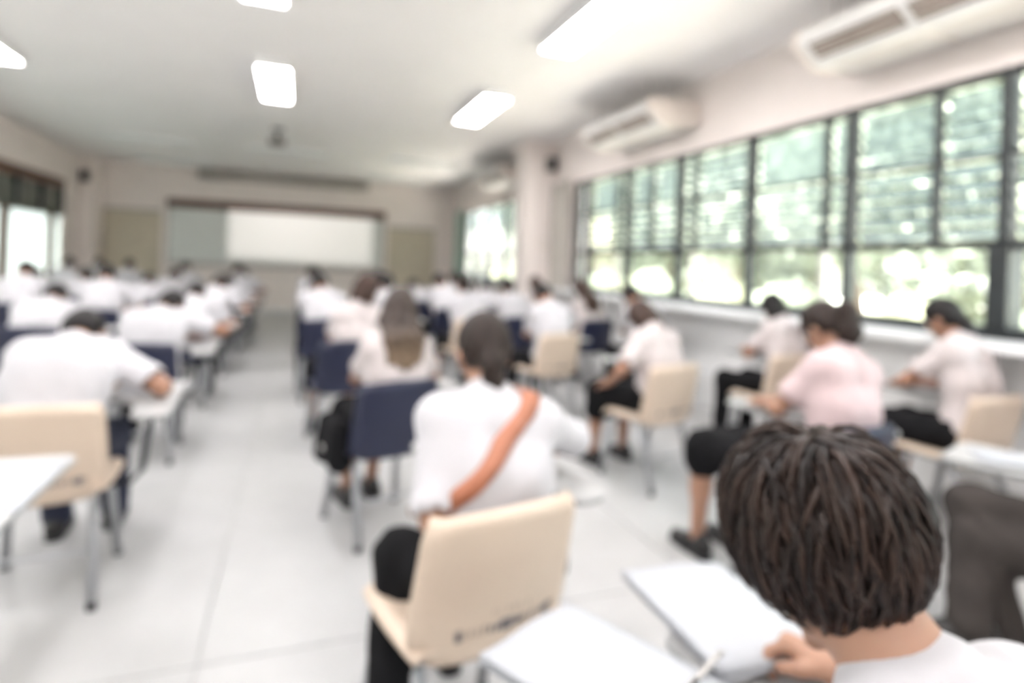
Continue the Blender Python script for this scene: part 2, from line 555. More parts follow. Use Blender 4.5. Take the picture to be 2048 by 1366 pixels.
# curtains ---------------------------------------------------------------------
def curtain(y0, y1, z0, z1, x, m, label, folds):
    root = empty('curtain', (x, (y0 + y1) / 2, z0), label=label, cat='curtain')
    w = (y1 - y0) / 2
    h = z1 - z0
    def fn(u, v):
        return (.022 * math.sin(u * folds) * (1 - .3 * v), u * w * (1 + .08 * math.sin(v * 3)), v * h)
    MB().grid(fn, 60, 8, (.004, 0, 0)).build('cloth', m, root, smooth=True)
    MB().tube([(0, -w - .08, h + .01), (0, w + .08, h + .01)], .012).build('rod', M_ALU, root, smooth=True)
    return root
curtain(8.30, 8.88, .95, 2.72, 3.90, M_CURT, 'grey curtain gathered between the column and the long window', 24)
curtain(14.62, 15.25, .95, 2.74, 3.90, M_CURTG, 'pale green curtain beside the far window near the front wall', 22)

# front wall fittings -------------------------------------------------------------
b = empty('whiteboard', (-.38, YF, 1.2), label='wide whiteboard with a dark brown top rail on the front wall', cat='whiteboard')
MB().box(-2.45, 2.45, -.04, -.005, 0, 1.30, .004).build('panel', M_BOARD, b)
MB().box(-2.53, 2.53, -.10, -.002, 1.25, 1.45, .01).build('top_rail', M_BROWN, b)
for s in (-1, 1):
    MB().box(s * 2.48 - .035, s * 2.48 + .035, -.05, -.002, -.02, 1.29, .006).build('side_rail', M_ALU, b)
MB().box(-2.45, 2.45, -.13, -.002, -.13, -.005, .01).build('tray', M_ALU, b)
s = empty('projection_screen_case', (-.3, YF - .13, 3.2), label='long grey roller screen case under the ceiling above the whiteboard', cat='screen case')
MB().tube([(-1.88, 0, .09), (1.88, 0, .09)], .10, 14).build('case', M_GREY, s, smooth=True)
for q in (-1, 1):
    MB().box(q * 1.92 - .04, q * 1.92 + .04, -.11, .125, -.02, .2, .01).build('end_bracket', M_GREY, s)
MB().box(-1.8, 1.8, -.02, .02, -.045, -.01, .006).build('weight_bar', M_GREY, s)
def notice(xa, xb, za, zb, label):
    c = empty('notice_board', ((xa + xb) / 2, YF, za), label=label, cat='notice board')
    w, h = (xb - xa) / 2, zb - za
    MB().box(-w, w, -.03, -.004, 0, h, .003).build('felt', M_CORK, c)
    MB().box(-w - .02, w + .02, -.045, -.002, h, h + .07, .004).build('top_trim', M_GREY, c)
    MB().box(-w - .02, w + .02, -.045, -.002, -.05, 0, .004).build('bottom_trim', M_GREY, c)
    for q in (-1, 1):
        MB().box(q * w - .02, q * w + .02, -.045, -.002, 0, h, .004).build('side_trim', M_CORK, c)
notice(-4.15, -3.05, .75, 2.30, 'beige felt notice board left of the whiteboard')
notice(2.25, 3.45, .75, 2.22, 'beige felt notice board between the whiteboard and the window wall')

def wall_speaker(loc, rz, label):
    r = empty('wall_speaker', loc, rz, label=label, cat='speaker')
    MB().box(-.09, .09, -.16, -.03, -.12, .12, .02).build('body', M_GREY, r)
    MB().box(-.075, .075, -.168, -.155, -.105, .105, .004).build('grille', M_BLACKMET, r)
    MB().box(-.02, .02, -.03, .0, -.04, .04, .004).build('bracket', M_BLACKMET, r)
wall_speaker((3.86, 9.0, 3.06), 0, 'small grey speaker high on the pale column')
wall_speaker((-4.35, 15.2, 2.96), 0, 'small grey speaker high on the far left corner pillar')
r = empty('switch_box', (3.80, 9.0, 1.76), label='small beige switch box on the pale column', cat='switch')
MB().box(-.06, .06, -.03, -.001, -.09, .09, .006).build('cover', M_ACBODY, r)
for q in (-.03, .03):
    MB().box(q - .015, q + .015, -.036, -.029, -.03, .03, .003).build('rocker', M_WHITE, r)

# projector -------------------------------------------------------------------------
pj = empty('projector', (-.37, 10.3, ZC), label='dark ceiling projector hanging in the middle of the room', cat='projector')
MB().box(-.09, .09, -.09, .09, -.015, 0, .003).build('ceiling_plate', M_BLACKMET, pj)
MB().tube([(0, 0, -.01), (0, 0, -.18)], .025, 10).build('pole', M_BLACKMET, pj, smooth=True)
MB().box(-.13, .13, -.11, .11, -.26, -.17, .02).build('body', mat('projector_grey', (.16, .14, .13), .5), pj)
MB().tube([(0.05, .105, -.215), (0.05, .135, -.215)], .032, 16).build('lens', M_BLACK, pj, smooth=True)
ld = bpy.data.lights.new('projector_beam', 'SPOT')
ld.energy = 300
ld.color = (1.0, .90, .86)
ld.spot_size = R(90)
ld.spot_blend = 0.0
ld.shadow_soft_size = .02
ld.use_nodes = True
nt = ld.node_tree
em = nt.nodes['Emission']
tc = nt.nodes.new('ShaderNodeTexCoord')
sp = nt.nodes.new('ShaderNodeSeparateXYZ')
nt.links.new(tc.outputs['Normal'], sp.inputs[0])
def mth(op, a, b):
    n = nt.nodes.new('ShaderNodeMath')
    n.operation = op
    for i, q in enumerate((a, b)):
        if isinstance(q, (int, float)):
            n.inputs[i].default_value = q
        elif q is not None:
            nt.links.new(q, n.inputs[i])
    return n.outputs[0]
az = mth('ABSOLUTE', sp.outputs['Z'], None)
ux = mth('ABSOLUTE', mth('DIVIDE', sp.outputs['X'], az), None)
uy = mth('ABSOLUTE', mth('SUBTRACT', mth('DIVIDE', sp.outputs['Y'], az), (1.88 - (ZC - .215)) / 5.34), None)
mk = mth('MULTIPLY', mth('LESS_THAN', ux, 1.72 / 5.4), mth('LESS_THAN', uy, .62 / 5.4))
nt.links.new(mk, em.inputs['Strength'])
lo = bpy.data.objects.new('projector_beam', ld)
COL.objects.link(lo)
lo.parent = pj
lo.location = (.05, .16, -.215)
_t = Vector((.39, 5.34, 0))
lo.rotation_euler = _t.to_track_quat('-Z', 'Y').to_euler()

# ceiling lamps --------------------------------------------------------------------------
def lamp_lit(x, y, label):
    r = empty('ceiling_lamp', (x, y, ZC), label=label, cat='ceiling lamp', group='lit ceiling lamps')
    MB().box(-.17, .17, -.72, .72, -.05, 0, .008).build('housing', M_WHITE, r)
    for q in (-1, 1):
        MB().box(-.165, .165, q * .70 - .02, q * .70 + .02, -.10, -.04, .004).build('end_cap', M_WHITE, r)
    for q in (-1, 1):
        MB().box(q * .162 - .006, q * .162 + .006, -.68, .68, -.10, -.04, .002).build('side_skirt', M_WHITE, r)
    MB().box(-.155, .155, -.68, .68, -.088, -.051, .004).build('diffuser', M_LAMP, r)
for x, y, l in ((-3.0, 7.1, 'lit ceiling lamp cut by the left edge of the picture'),
                (-.31, 7.35, 'lit ceiling lamp above the aisle, wholly in view'),
                (2.15, 7.3, 'smaller lit ceiling lamp left of the middle air conditioner'),
                (-.31, 4.3, 'lit ceiling lamp above the aisle cut by the top edge of the picture'),
                (2.17, 4.3, 'large lit ceiling lamp at the top edge nearest the window wall'),
                (-2.9, 4.6, 'lit ceiling lamp near the left wall outside the picture'),
                (-.3, 1.6, 'lit ceiling lamp straight above the photographer'),
                (2.4, 1.6, 'lit ceiling lamp above the back rows by the windows'),
                (-2.9, 1.6, 'lit ceiling lamp above the back rows by the left wall'),
                (-2.9, -1.4, 'lit ceiling lamp in the rear left of the room'),  # rear row added out of view to light surfaces facing backward
                (-.3, -1.4, 'lit ceiling lamp in the rear middle of the room'),
                (2.2, -1.4, 'lit ceiling lamp in the rear right of the room')):
    lamp_lit(x, y, l)
def lamp_off(x, y, label):
    r = empty('louvre_lamp', (x, y, ZC - .002), label=label, cat='ceiling lamp', group='unlit louvred ceiling lamps')
    MB().box(-.75, .75, -.18, .18, -.03, 0, .004).build('housing', M_WHITE, r)
    for q in (-1, 1):
        MB().box(-.75, .75, q * .17 - .012, q * .17 + .012, -.06, -.02, .003).build('side_reflector', M_WHITE, r)
        MB().tube([(-.62, q * .07, -.046), (.62, q * .07, -.046)], .013).build('tube', M_TUBE, r, smooth=True)
    for k in range(11):
        x_ = -.72 + k * .144
        MB().box(x_ - .004, x_ + .004, -.158, .158, -.058, -.031).build('louvre', M_WHITE, r)
for x, y, l in ((-2.65, 12.3, 'unlit louvred ceiling lamp near the left wall, nearer of two'),
                (-.2, 12.2, 'unlit louvred ceiling lamp just beyond the dark projector'),
                (2.4, 12.0, 'unlit louvred ceiling lamp near the far air conditioner'),
                (-2.6, 15.0, 'unlit louvred ceiling lamp in the far left corner'),
                (2.3, 14.9, 'unlit louvred ceiling lamp right of the screen case')):
    lamp_off(x, y, l)

# air conditioners -------------------------------------------------------------------------
def air_con(y0, y1, label):
    """ceiling-hung unit along the window wall; its outlet faces the room"""
    r = empty('air_conditioner', (XR, y0, 2.92), label=label, cat='air conditioner')
    L = y1 - y0
    prof2 = [(-.02, .02), (-.40, .0), (-.46, .005), (-.63, .13), (-.645, .17), (-.62, .24), (-.58, .26), (-.02, .26)]
    MB().prism(prof2, .06, L - .06, 'y').build('casing', M_ACWHITE, r)
    for a in (0, L - .06):
        p3 = [(x * 1.012 - .0, z * 1.06 - .008) for x, z in prof2]
        MB().prism(p3, a, a + .06, 'y').build('end_panel', M_ACBODY, r)
    n = 2
    seg = (L - .2) / n
    for k in range(n):
        a = .1 + k * seg + .03
        q = MB()
        q.add([(-.624, a, .120), (-.624, a + seg - .06, .120), (-.513, a + seg - .06, .037), (-.513, a, .037),
               (-.60, a, .125), (-.60, a + seg - .06, .125), (-.49, a + seg - .06, .045), (-.49, a, .045)],
              [(0, 1, 2, 3), (4, 5, 6, 7), (0, 1, 5, 4), (1, 2, 6, 5), (2, 3, 7, 6), (3, 0, 4, 7)])
        out = q.build('outlet', M_ACSHADE, r)
        for j in range(3):
            t = .2 + .3 * j
            xx, zz = -.622 + .105 * t, .116 - .078 * t
            MB().box(xx - .006, xx + .004, a + .01, a + seg - .07, zz - .003, zz + .003).build('vane', M_ACBODY, out)
    for k in range(2):
        a = .12 + k * (L - .24) / 2
        b_ = a + (L - .24) / 2 - .04
        g = MB().box(-.40, -.08, a, b_, -.006, .012, .003).build('intake_grille', M_ACBODY, r)
        for j in range(8):
            x_ = -.37 + j * .037
            MB().box(x_ - .006, x_ + .006, a + .01, b_ - .01, -.011, -.005).build('grille_bar', M_ACWHITE, g)
    for a in (.25, L - .25):
        for x_ in (-.15, -.5):
            MB().tube([(x_, a, .255), (x_, a, ZC - 2.92)], .007, 6).build('hanger_rod', M_ALU, r)
air_con(1.75, 3.40, 'nearest air conditioner, cut by the top right corner of the picture')
air_con(5.25, 6.85, 'middle air conditioner hanging above the long window')
air_con(10.1, 11.7, 'far air conditioner beyond the pale column')

# outside ------------------------------------------------------------------------------------
g = MB().grid(lambda u, v: (4.2 + 45 * v, 8 + 60 * u, -.35 + .02 * math.sin(9 * u + 7 * v)), 40, 20).build('ground', M_GROUND, kind='structure', smooth=True)

def leaves_mesh(name, n, rad, size, m, blobs, seed, low=-9):
    rg = np.random.default_rng(seed)
    C = rg.normal(size=(blobs, 3))
    C /= np.linalg.norm(C, axis=1)[:, None]
    C *= (rg.random((blobs, 1)) ** .5) * np.array(rad) * .75
    br = rg.uniform(.28, .5, blobs) * min(rad)
    k = rg.integers(0, blobs, n)
    d = rg.normal(size=(n, 3))
    d /= np.linalg.norm(d, axis=1)[:, None]
    P = C[k] + d * (br[k] * rg.random(n) ** .45)[:, None]
    P = P[P[:, 2] > low]
    n = len(P)
    t = rg.normal(size=(n, 3))
    t /= np.linalg.norm(t, axis=1)[:, None]
    b2 = np.cross(t, rg.normal(size=(n, 3)))
    b2 /= np.linalg.norm(b2, axis=1)[:, None]
    s_ = rg.uniform(.6, 1.3, n)[:, None] * size
    V = np.stack([P - t * s_, P + b2 * s_ * .45, P + t * s_, P - b2 * s_ * .45], 1).reshape(-1, 3)
    me = bpy.data.meshes.new(name)
    me.vertices.add(len(V))
    me.vertices.foreach_set('co', V.astype(np.float32).ravel())
    me.loops.add(4 * n)
    me.loops.foreach_set('vertex_index', np.arange(4 * n, dtype=np.int32))
    me.polygons.add(n)
    me.polygons.foreach_set('loop_start', np.arange(0, 4 * n, 4, dtype=np.int32))
    me.update(calc_edges=True)
    me.materials.append(m)
    return me
CR = [leaves_mesh('crown', 21000, (2.3, 2.3, 2.2), .10, M_LEAFA, 34, 1),
      leaves_mesh('crown', 19000, (2.1, 2.4, 2.3), .11, M_LEAFB, 30, 2)]
SH = [leaves_mesh('foliage', 6500, (.9, 1.0, .75), .06, M_LEAFB, 22, 3, -.6),
      leaves_mesh('foliage', 8000, (.9, 1.1, .7), .055, M_LEAFA, 22, 4, -.6)]
def tree_trunk(seed, h):
    rg = random.Random(seed)
    mb = MB()
    p = [Vector((0, 0, 0))]
    for k in range(6):
        p.append(p[-1] + Vector((rg.uniform(-.08, .08), rg.uniform(-.08, .08), h / 6)))
    mb.tube(p, [.15, .13, .12, .11, .10, .09, .07], 9)
    for k in range(6):
        a = rg.uniform(0, 6.28)
        st = p[3 + k % 3]
        e = st + Vector((math.cos(a) * 1.1, math.sin(a) * 1.1, rg.uniform(.7, 1.5)))
        mb.tube(bez(st, st + Vector((math.cos(a) * .3, math.sin(a) * .3, .6)), e, 4), [.06, .05, .04, .03, .02], 6)
    return mb.mesh('trunk', M_BARK, True)
_m = MB()
for j in range(5):
    a = j * 1.256
    _m.tube([(0, 0, -.62), (math.cos(a) * .25, math.sin(a) * .25, -.1), (math.cos(a) * .5, math.sin(a) * .5, .4)], [.025, .018, .008], 6)
ME_STEM = _m.mesh('stem', M_BARK, True)
TK = [tree_trunk(3, 3.0), tree_trunk(5, 3.2)]
def tree(x, y, k, s_, rz, cz, label):
    r = empty('tree', (x, y, -.34), rz, label=label, cat='tree', group='trees outside the windows')
    r.scale = (s_, s_, s_)
    meshobj('trunk', TK[k], r)
    meshobj('crown', CR[k], r, (0, 0, cz), kind='stuff')
TREES = [(8.2, 1.2, 0, 1.0, .3, 3.5), (10.5, 3.6, 1, 1.15, 1.2, 3.3), (8.6, 5.9, 0, .95, 2.1, 3.4), (12.0, 7.6, 1, 1.2, 3.0, 3.5),
         (9.2, 9.8, 0, 1.05, 4.2, 3.3), (13.5, 12.6, 1, 1.3, 5.0, 3.4), (9.8, 14.2, 0, 1.05, .9, 3.4), (14.0, 18.5, 0, 1.4, 2.6, 3.3),
         (10.2, 19.6, 1, 1.2, 3.7, 3.3), (16.5, 6.0, 0, 1.5, 1.7, 3.2), (10.8, 25.5, 0, 1.3, 1.0, 3.4), (16, 30, 1, 1.7, 2.2, 3.3),
         (14.5, 2.0, 1, 1.9, .6, 3.3), (19, 10.5, 1, 2.2, 4.4, 3.2), (20, 16.5, 0, 2.2, 5.4, 3.2), (20, 23, 1, 2.2, .2, 3.2)]
TL = ['green tree outside the window at the right edge', 'yellow-green tree behind the two nearest window bays',
      'green tree behind the window bay over the ponytailed student', 'yellow-green tree behind the middle of the long window',
      'green tree filling the far half of the long window', 'large yellow-green tree behind the far end of the long window',
      'green tree seen at the far end of the long window', 'large green tree far behind the column',
      'yellow-green tree seen through the far window', 'large dark green tree furthest behind the nearest bays',
      'green tree seen through the far window next to the green curtain', 'biggest yellow-green tree, most distant through the far window',
      'large yellow-green tree behind the tree at the right edge', 'huge pale tree in the background of the middle bays',
      'huge dark tree in the background of the far bays', 'huge pale tree in the background beyond the column']
for t_, l_ in zip(TREES, TL):
    tree(*t_, l_)
k = 0
for row, (x0, y0, y1, dy) in enumerate(((6.7, .2, 24, 1.75), (10.2, 3.0, 34, 2.6))):
    for yy in np.arange(y0, y1, dy):
        k += 1
        r = empty('shrub', (x0 + 1.1 * random.random() + .03 * yy, yy, .25), random.uniform(0, 6.28),
                  label=('leafy sunlit shrub in the hedge seen through the lower window panes', 'leafy shrub in the second hedge row, behind the nearer hedge')[row],
                  cat='shrub', group=('hedge of shrubs outside the windows', 'second hedge row outside the windows')[row])
        q = random.uniform(1.15, 1.6)
        r.scale = (q, q, q)
        meshobj('foliage', SH[k % 2], r, (0, 0, .1), kind='stuff')
        meshobj('stem', ME_STEM, r)
#==OBJECTS==
# ------------------------------------------------------------------ lecture chairs
def back_fn(u, v, off=0.0):
    hw = .236 - .018 * v
    c = 1.0
    if v < .28:
        c = math.sqrt(max(0, 1 - ((.28 - v) / .28) ** 2 * .42))
    if v > .86:
        c = 1 - .10 * ((v - .86) / .14) ** 2
    lip = max(0, abs(u) - .86) / .14
    y = -.205 - .085 * v + .040 * u * u + .022 * lip ** 2 + (.018 * max(0, (v - .93) / .07) ** 2)
    z = .400 + .385 * v + .012 * (1 - u * u) * v
    return (u * hw * c, y - off, z)
def seat_fn(u, v):
    hw = .222 + .010 * math.sin(v * 3.14)
    c = 1.0
    if v > .8:
        c = 1 - .16 * ((v - .8) / .2) ** 2
    z = .442 + .018 * u * u + .012 * max(0, .3 - v) - .05 * max(0, (v - .82) / .18) ** 2 - .014 * math.sin(v * 3.1) * (1 - u * u) - .02 * max(0, (abs(u) - .9) / .1)
    return (u * hw * c, -.205 + .43 * v, z)
ME_BACK, ME_SEAT = {}, {}
for nm, m in (('beige', M_BEIGE), ('navy', M_NAVY)):
    ME_BACK[nm] = MB().grid(back_fn, 25, 22, (0, -.009, 0)).mesh('backrest', m, True)
    ME_SEAT[nm] = MB().grid(seat_fn, 19, 16, (0, 0, -.009)).mesh('seat', m, True)
def leg_mesh(sx, front):
    if front:
        pts = [(sx * .165, .10, .405), (sx * .178, .135, .36), (sx * .205, .20, .012)]
    else:
        pts = [(sx * .165, -.10, .405), (sx * .178, -.135, .36), (sx * .205, -.26, .012)]
    return MB().tube(pts, .019, 10).mesh('leg', M_STEEL, True)
ME_LEG = [leg_mesh(s, f) for s in (-1, 1) for f in (True, False)]
ME_FOOT = [MB().tube([(s * .205, y - .0, .0), (s * .205, y, .03)], [.019, .018], 10).mesh('rubber_foot', M_BLACK, True) for s in (-1, 1) for y in (.20, -.26)]
_mb = MB()
for s in (-1, 1):
    _mb.tube([(s * .165, -.17, .408), (s * .165, .13, .408)], .013, 8)
for y in (-.12, .10):
    _mb.tube([(-.165, y, .405), (.165, y, .405)], .012, 8)
ME_RAIL = _mb.mesh('seat_frame', M_STEEL, True)
ME_STRET = MB().tube([(-.19, -.20, .2), (.19, -.20, .2)], .009, 8).mesh('stretcher', M_STEEL, True)
ME_BSUP = [MB().tube([(s * .13, -.12, .405), (s * .13, -.17, .403), (s * .13, -.190, .425)], .010, 8).mesh('back_bracket', M_BLACKMET, True) for s in (-1, 1)]
ME_ARM = MB().tube([(.165, -.06, .41), (.285, -.06, .415), (.325, -.055, .46), (.345, -.03, .66), (.345, -.01, .688)], .0135, 10).mesh('arm_post', M_BLACKMET, True)
ME_BRK = MB().box(.305, .385, -.085, .30, .672, .689, .004).mesh('tablet_bracket', M_BLACKMET)
_tab = rounded_poly([(.425, -.15), (.425, .58), (.07, .58), (.07, .28), (.28, .10), (.28, -.15)], [.07, .05, .06, .08, .12, .07])
ME_TAB = MB().prism(_tab, .6905, .708).mesh('tablet', M_TABLET)
_t2 = [(p[0], p[1]) for p in _tab]
_cx, _cy = .26, .22
ME_TEDGE = MB().prism([(_cx + (p[0] - _cx) * 1.012, _cy + (p[1] - _cy) * 1.008) for p in _t2], .692, .7035).mesh('tablet_edge', M_EDGE)
def lettering():
    """blurred stencil marks, two lines, on the outside of the back"""
    hi, lo_ = MB(), MB()
    rg = random.Random(4)
    u0, u1 = -.52, .70
    dark = [1, .3, .35, .35, .3, .55, .6, 1, .9, .7, .8, .5, .55, .3, .7, 1, .3]
    n = len(dark)
    for i in range(n):
        uc = -(u0 + (u1 - u0) * i / (n - 1))            # seen from behind, left is +u mirrored below
        uc = -uc
        hgt = .020 if dark[i] < .9 else .032
        for k in range(2 if dark[i] < .6 else 3):
            uu = uc + (k - .8) * .022
            w = .008 + .007 * dark[i]
            z0 = .215 - hgt / .77 + rg.uniform(-.006, .006)
            a = [back_fn(uu - w, z0, .0098), back_fn(uu + w, z0, .0098), back_fn(uu + w, z0 + hgt / .385, .0098), back_fn(uu - w, z0 + hgt / .385, .0098)]
            (hi if dark[i] > .5 else lo_).add(a, [(0, 1, 2, 3)])
        if i % 4 == 0:
            a = [back_fn(uc - .03, .235, .0098), back_fn(uc + .03, .235, .0098), back_fn(uc + .03, .25, .0098), back_fn(uc - .03, .25, .0098)]
            lo_.add(a, [(0, 1, 2, 3)])
    for uc in (-.12, -.06, .06, .14, .20, .32):
        a = [back_fn(uc - .018, .30, .0098), back_fn(uc + .012, .30, .0098), back_fn(uc + .012, .345, .0098), back_fn(uc - .018, .345, .0098)]
        lo_.add(a, [(0, 1, 2, 3)])
    return hi.mesh('dark_lettering', M_PRINT), lo_.mesh('faint_lettering', M_PRINT2)
ME_LET = lettering()

def chair(x, y, yaw, color, label, tab=True):
    r = empty('lecture_chair', (x, y, 0), R(yaw), label=label, cat='chair', group='%s lecture chairs' % color)
    meshobj('seat', ME_SEAT[color], r)
    bk = meshobj('backrest', ME_BACK[color], r)
    if color == 'beige':
        meshobj('dark_lettering', ME_LET[0], bk, kind='stuff')
        meshobj('faint_lettering', ME_LET[1], bk, kind='stuff')
    for lg, ft in zip(ME_LEG, ME_FOOT):
        l_ = meshobj('leg', lg, r)
        meshobj('rubber_foot', ft, l_)
    meshobj('seat_frame', ME_RAIL, r)
    meshobj('stretcher', ME_STRET, r)
    for q in ME_BSUP:
        meshobj('back_bracket', q, r)
    if tab:
        meshobj('arm_post', ME_ARM, r)
        meshobj('tablet_bracket', ME_BRK, r)
        t = meshobj('tablet', ME_TAB, r)
        meshobj('tablet_edge', ME_TEDGE, t)
    return r

# ------------------------------------------------------------------ implicit surfaces for the figures
def _bb(pts, r):
    a = np.array(pts)
    return a.min(0) - r, a.max(0) + r
def cap(a, b, ra, rb=None, k=.03):
    rb = ra if rb is None else rb
    a, b = np.array(a, float), np.array(b, float)
    return ('c', a, b, ra, rb, k, _bb([a, b], max(ra, rb)))
def ell(c, r, M=None, k=.02):
    c, r = np.array(c, float), np.array(r, float)
    return ('e', c, r, np.eye(3) if M is None else np.array(M), 0, k, _bb([c], r.max()))
def tor(c, nrm, Rr, r, k=.01):
    c = np.array(c, float)
    nrm = np.array(nrm, float) / np.linalg.norm(nrm)
    return ('t', c, nrm, Rr, r, k, _bb([c], Rr + r))
def neg(p):
    return ('-',) + p
def ev(p, X, Y, Z):
    if p[0] == 'c':
        a, b, ra, rb = p[1:5]
        ba = b - a
        px, py, pz = X - a[0], Y - a[1], Z - a[2]
        h = np.clip((px * ba[0] + py * ba[1] + pz * ba[2]) / max(ba @ ba, 1e-9), 0, 1)
        return np.sqrt((px - ba[0] * h) ** 2 + (py - ba[1] * h) ** 2 + (pz - ba[2] * h) ** 2) - (ra + (rb - ra) * h)
    if p[0] == 'e':
        c, r, M = p[1:4]
        px, py, pz = X - c[0], Y - c[1], Z - c[2]
        q = [M[0, i] * px + M[1, i] * py + M[2, i] * pz for i in range(3)]
        k0 = np.sqrt(sum((q[i] / r[i]) ** 2 for i in range(3)))
        k1 = np.sqrt(sum((q[i] / r[i] ** 2) ** 2 for i in range(3))) + 1e-6
        return k0 * (k0 - 1) / k1
    c, n, Rr, r = p[1:5]
    px, py, pz = X - c[0], Y - c[1], Z - c[2]
    d = px * n[0] + py * n[1] + pz * n[2]
    rad = np.sqrt(np.maximum(px ** 2 + py ** 2 + pz ** 2 - d ** 2, 0))
    return np.sqrt((rad - Rr) ** 2 + d ** 2) - r

def polygonize(prims, h, disp=None, planes=(), zmin=None):
    pos = [p for p in prims if p[0] != '-']
    lo_ = np.min([p[-1][0] for p in pos], 0) - 3 * h
    hi_ = np.max([p[-1][1] for p in pos], 0) + 3 * h
    n = np.ceil((hi_ - lo_) / h).astype(int) + 1
    ax = [lo_[i] + h * np.arange(n[i]) for i in range(3)]
    D = np.full(n, .3, np.float32)
    for p in prims:
        sub = p[0] == '-'
        q = p[1:] if sub else p
        k = q[5]
        m = .06 + k
        s0 = np.clip(((q[-1][0] - m - lo_) / h).astype(int), 0, n - 1)
        s1 = np.clip(((q[-1][1] + m - lo_) / h).astype(int) + 2, 1, n)
        sl = tuple(slice(a, b) for a, b in zip(s0, s1))
        X = ax[0][sl[0]][:, None, None].astype(np.float32)
        Y = ax[1][sl[1]][None, :, None].astype(np.float32)
        Z = ax[2][sl[2]][None, None, :].astype(np.float32)
        d = ev(q, X, Y, Z)
        A = D[sl]
        if sub:
            d = -d
            hh = np.maximum(k - np.abs(A - d), 0) / k
            D[sl] = np.maximum(A, d) + hh * hh * k * .25
        else:
            hh = np.maximum(k - np.abs(A - d), 0) / k
            D[sl] = np.minimum(A, d) - hh * hh * k * .25
    X = ax[0][:, None, None].astype(np.float32)
    Y = ax[1][None, :, None].astype(np.float32)
    Z = ax[2][None, None, :].astype(np.float32)
    if disp is not None:
        D = D + disp(X, Y, Z)
    for nr, c in planes:                      # keep n.p < c
        D = np.maximum(D, nr[0] * X + nr[1] * Y + nr[2] * Z - c)
    S = D < 0
    c8 = [S[i:n[0] - 1 + i, j:n[1] - 1 + j, k:n[2] - 1 + k] for i in (0, 1) for j in (0, 1) for k in (0, 1)]
    anyc = c8[0].copy()
    allc = c8[0].copy()
    for q in c8[1:]:
        anyc |= q
        allc &= q
    act = anyc & ~allc
    idx = np.full(act.shape, -1, np.int64)
    cells = np.argwhere(act)
    idx[act] = np.arange(len(cells))
    acc = np.zeros((len(cells), 3))
    cnt = np.zeros(len(cells))
    off = [(i, j, k) for i in (0, 1) for j in (0, 1) for k in (0, 1)]
    val = {o: D[cells[:, 0] + o[0], cells[:, 1] + o[1], cells[:, 2] + o[2]] for o in off}
    for a in off:
        for d in range(3):
            if a[d] == 0:
                b = list(a)
                b[d] = 1
                b = tuple(b)
                va, vb = val[a], val[b]
                cr = (va < 0) != (vb < 0)
                t = np.where(cr, va / np.where(cr, va - vb, 1), 0)
                pt = np.repeat(np.array(a, float)[None], len(cells), 0)
                pt[:, d] += t
                acc[cr] += pt[cr]
                cnt[cr] += 1
    V = lo_ + (cells + acc / np.maximum(cnt, 1)[:, None]) * h
    F = []
    for d in range(3):
        e, g = [(1, 2), (2, 0), (0, 1)][d]
        s0 = [slice(1, n[i] - 1) for i in range(3)]
        s1 = list(s0)
        s0[d] = slice(0, n[d] - 1)
        s1[d] = slice(1, n[d])
        A, B = S[tuple(s0)], S[tuple(s1)]
        for flip, mk in ((False, A & ~B), (True, B & ~A)):
            P = np.argwhere(mk)
            if not len(P):
                continue
            base = P.copy()
            for i in range(3):
                if i != d:
                    base[:, i] += 1
            def cid(de, dg):
                q = base.copy()
                q[:, e] += de
                q[:, g] += dg
                return idx[q[:, 0], q[:, 1], q[:, 2]]
            quad = np.stack([cid(-1, -1), cid(0, -1), cid(0, 0), cid(-1, 0)], 1)
            F.append(quad[:, ::-1] if flip else quad)
    return V, np.concatenate(F)

def mesh_from(name, V, F, m):
    me = bpy.data.meshes.new(name)
    me.vertices.add(len(V))
    me.vertices.foreach_set('co', np.asarray(V, np.float32).ravel())
    nF = len(F)
    me.loops.add(4 * nF)
    me.loops.foreach_set('vertex_index', np.asarray(F, np.int32).ravel())
    me.polygons.add(nF)
    me.polygons.foreach_set('loop_start', np.arange(0, 4 * nF, 4, dtype=np.int32))
    me.polygons.foreach_set('use_smooth', np.ones(nF, bool))
    me.update(calc_edges=True)
    me.materials.append(m)
    return me

# hands, built once in a frame with +y along the fingers, +z out of the back of the hand (right hand: thumb at -x)
def hand_prims(pose):
    P = [cap((-.020, .01, 0), (-.024, .075, 0), .017, .013, .012), cap((.0, .0, 0), (.0, .08, .002), .019, .014, .012),
         cap((.02, .01, 0), (.024, .07, 0), .016, .012, .012), cap((0, -.05, 0), (0, .01, 0), .026, .024, .02)]
    curl = {'rest': .55, 'write': 1.15, 'flat': .2}[pose]
    for i, (x, L) in enumerate(((-.027, .066), (-.009, .075), (.010, .070), (.027, .054))):
        p = np.array((x, .080 - abs(x) * .25, 0))
        a = curl * (.55 if pose != 'write' else (.65 + .1 * i))
        sp_ = x * .6
        for s_, r0, r1 in ((.45, .0098, .0092), (.32, .0092, .0085), (.25, .0085, .0072)):
            q = p + L * s_ * np.array((sp_, math.cos(a), -math.sin(a)))
            P.append(cap(p, q, r0, r1, .004))
            p = q
            a += curl * .75
    t0 = np.array((-.026, .018, -.004))
    t1 = t0 + np.array((-.022, .026, -.012))
    t2 = t1 + (np.array((-.006, .03, -.012)) if pose != 'write' else np.array((.008, .028, -.014)))
    P += [cap(t0, t1, .014, .0115, .008), cap(t1, t2, .0115, .009, .005)]
    return P
HAND = {p: polygonize(hand_prims(p), .0048) for p in ('rest', 'write', 'flat')}
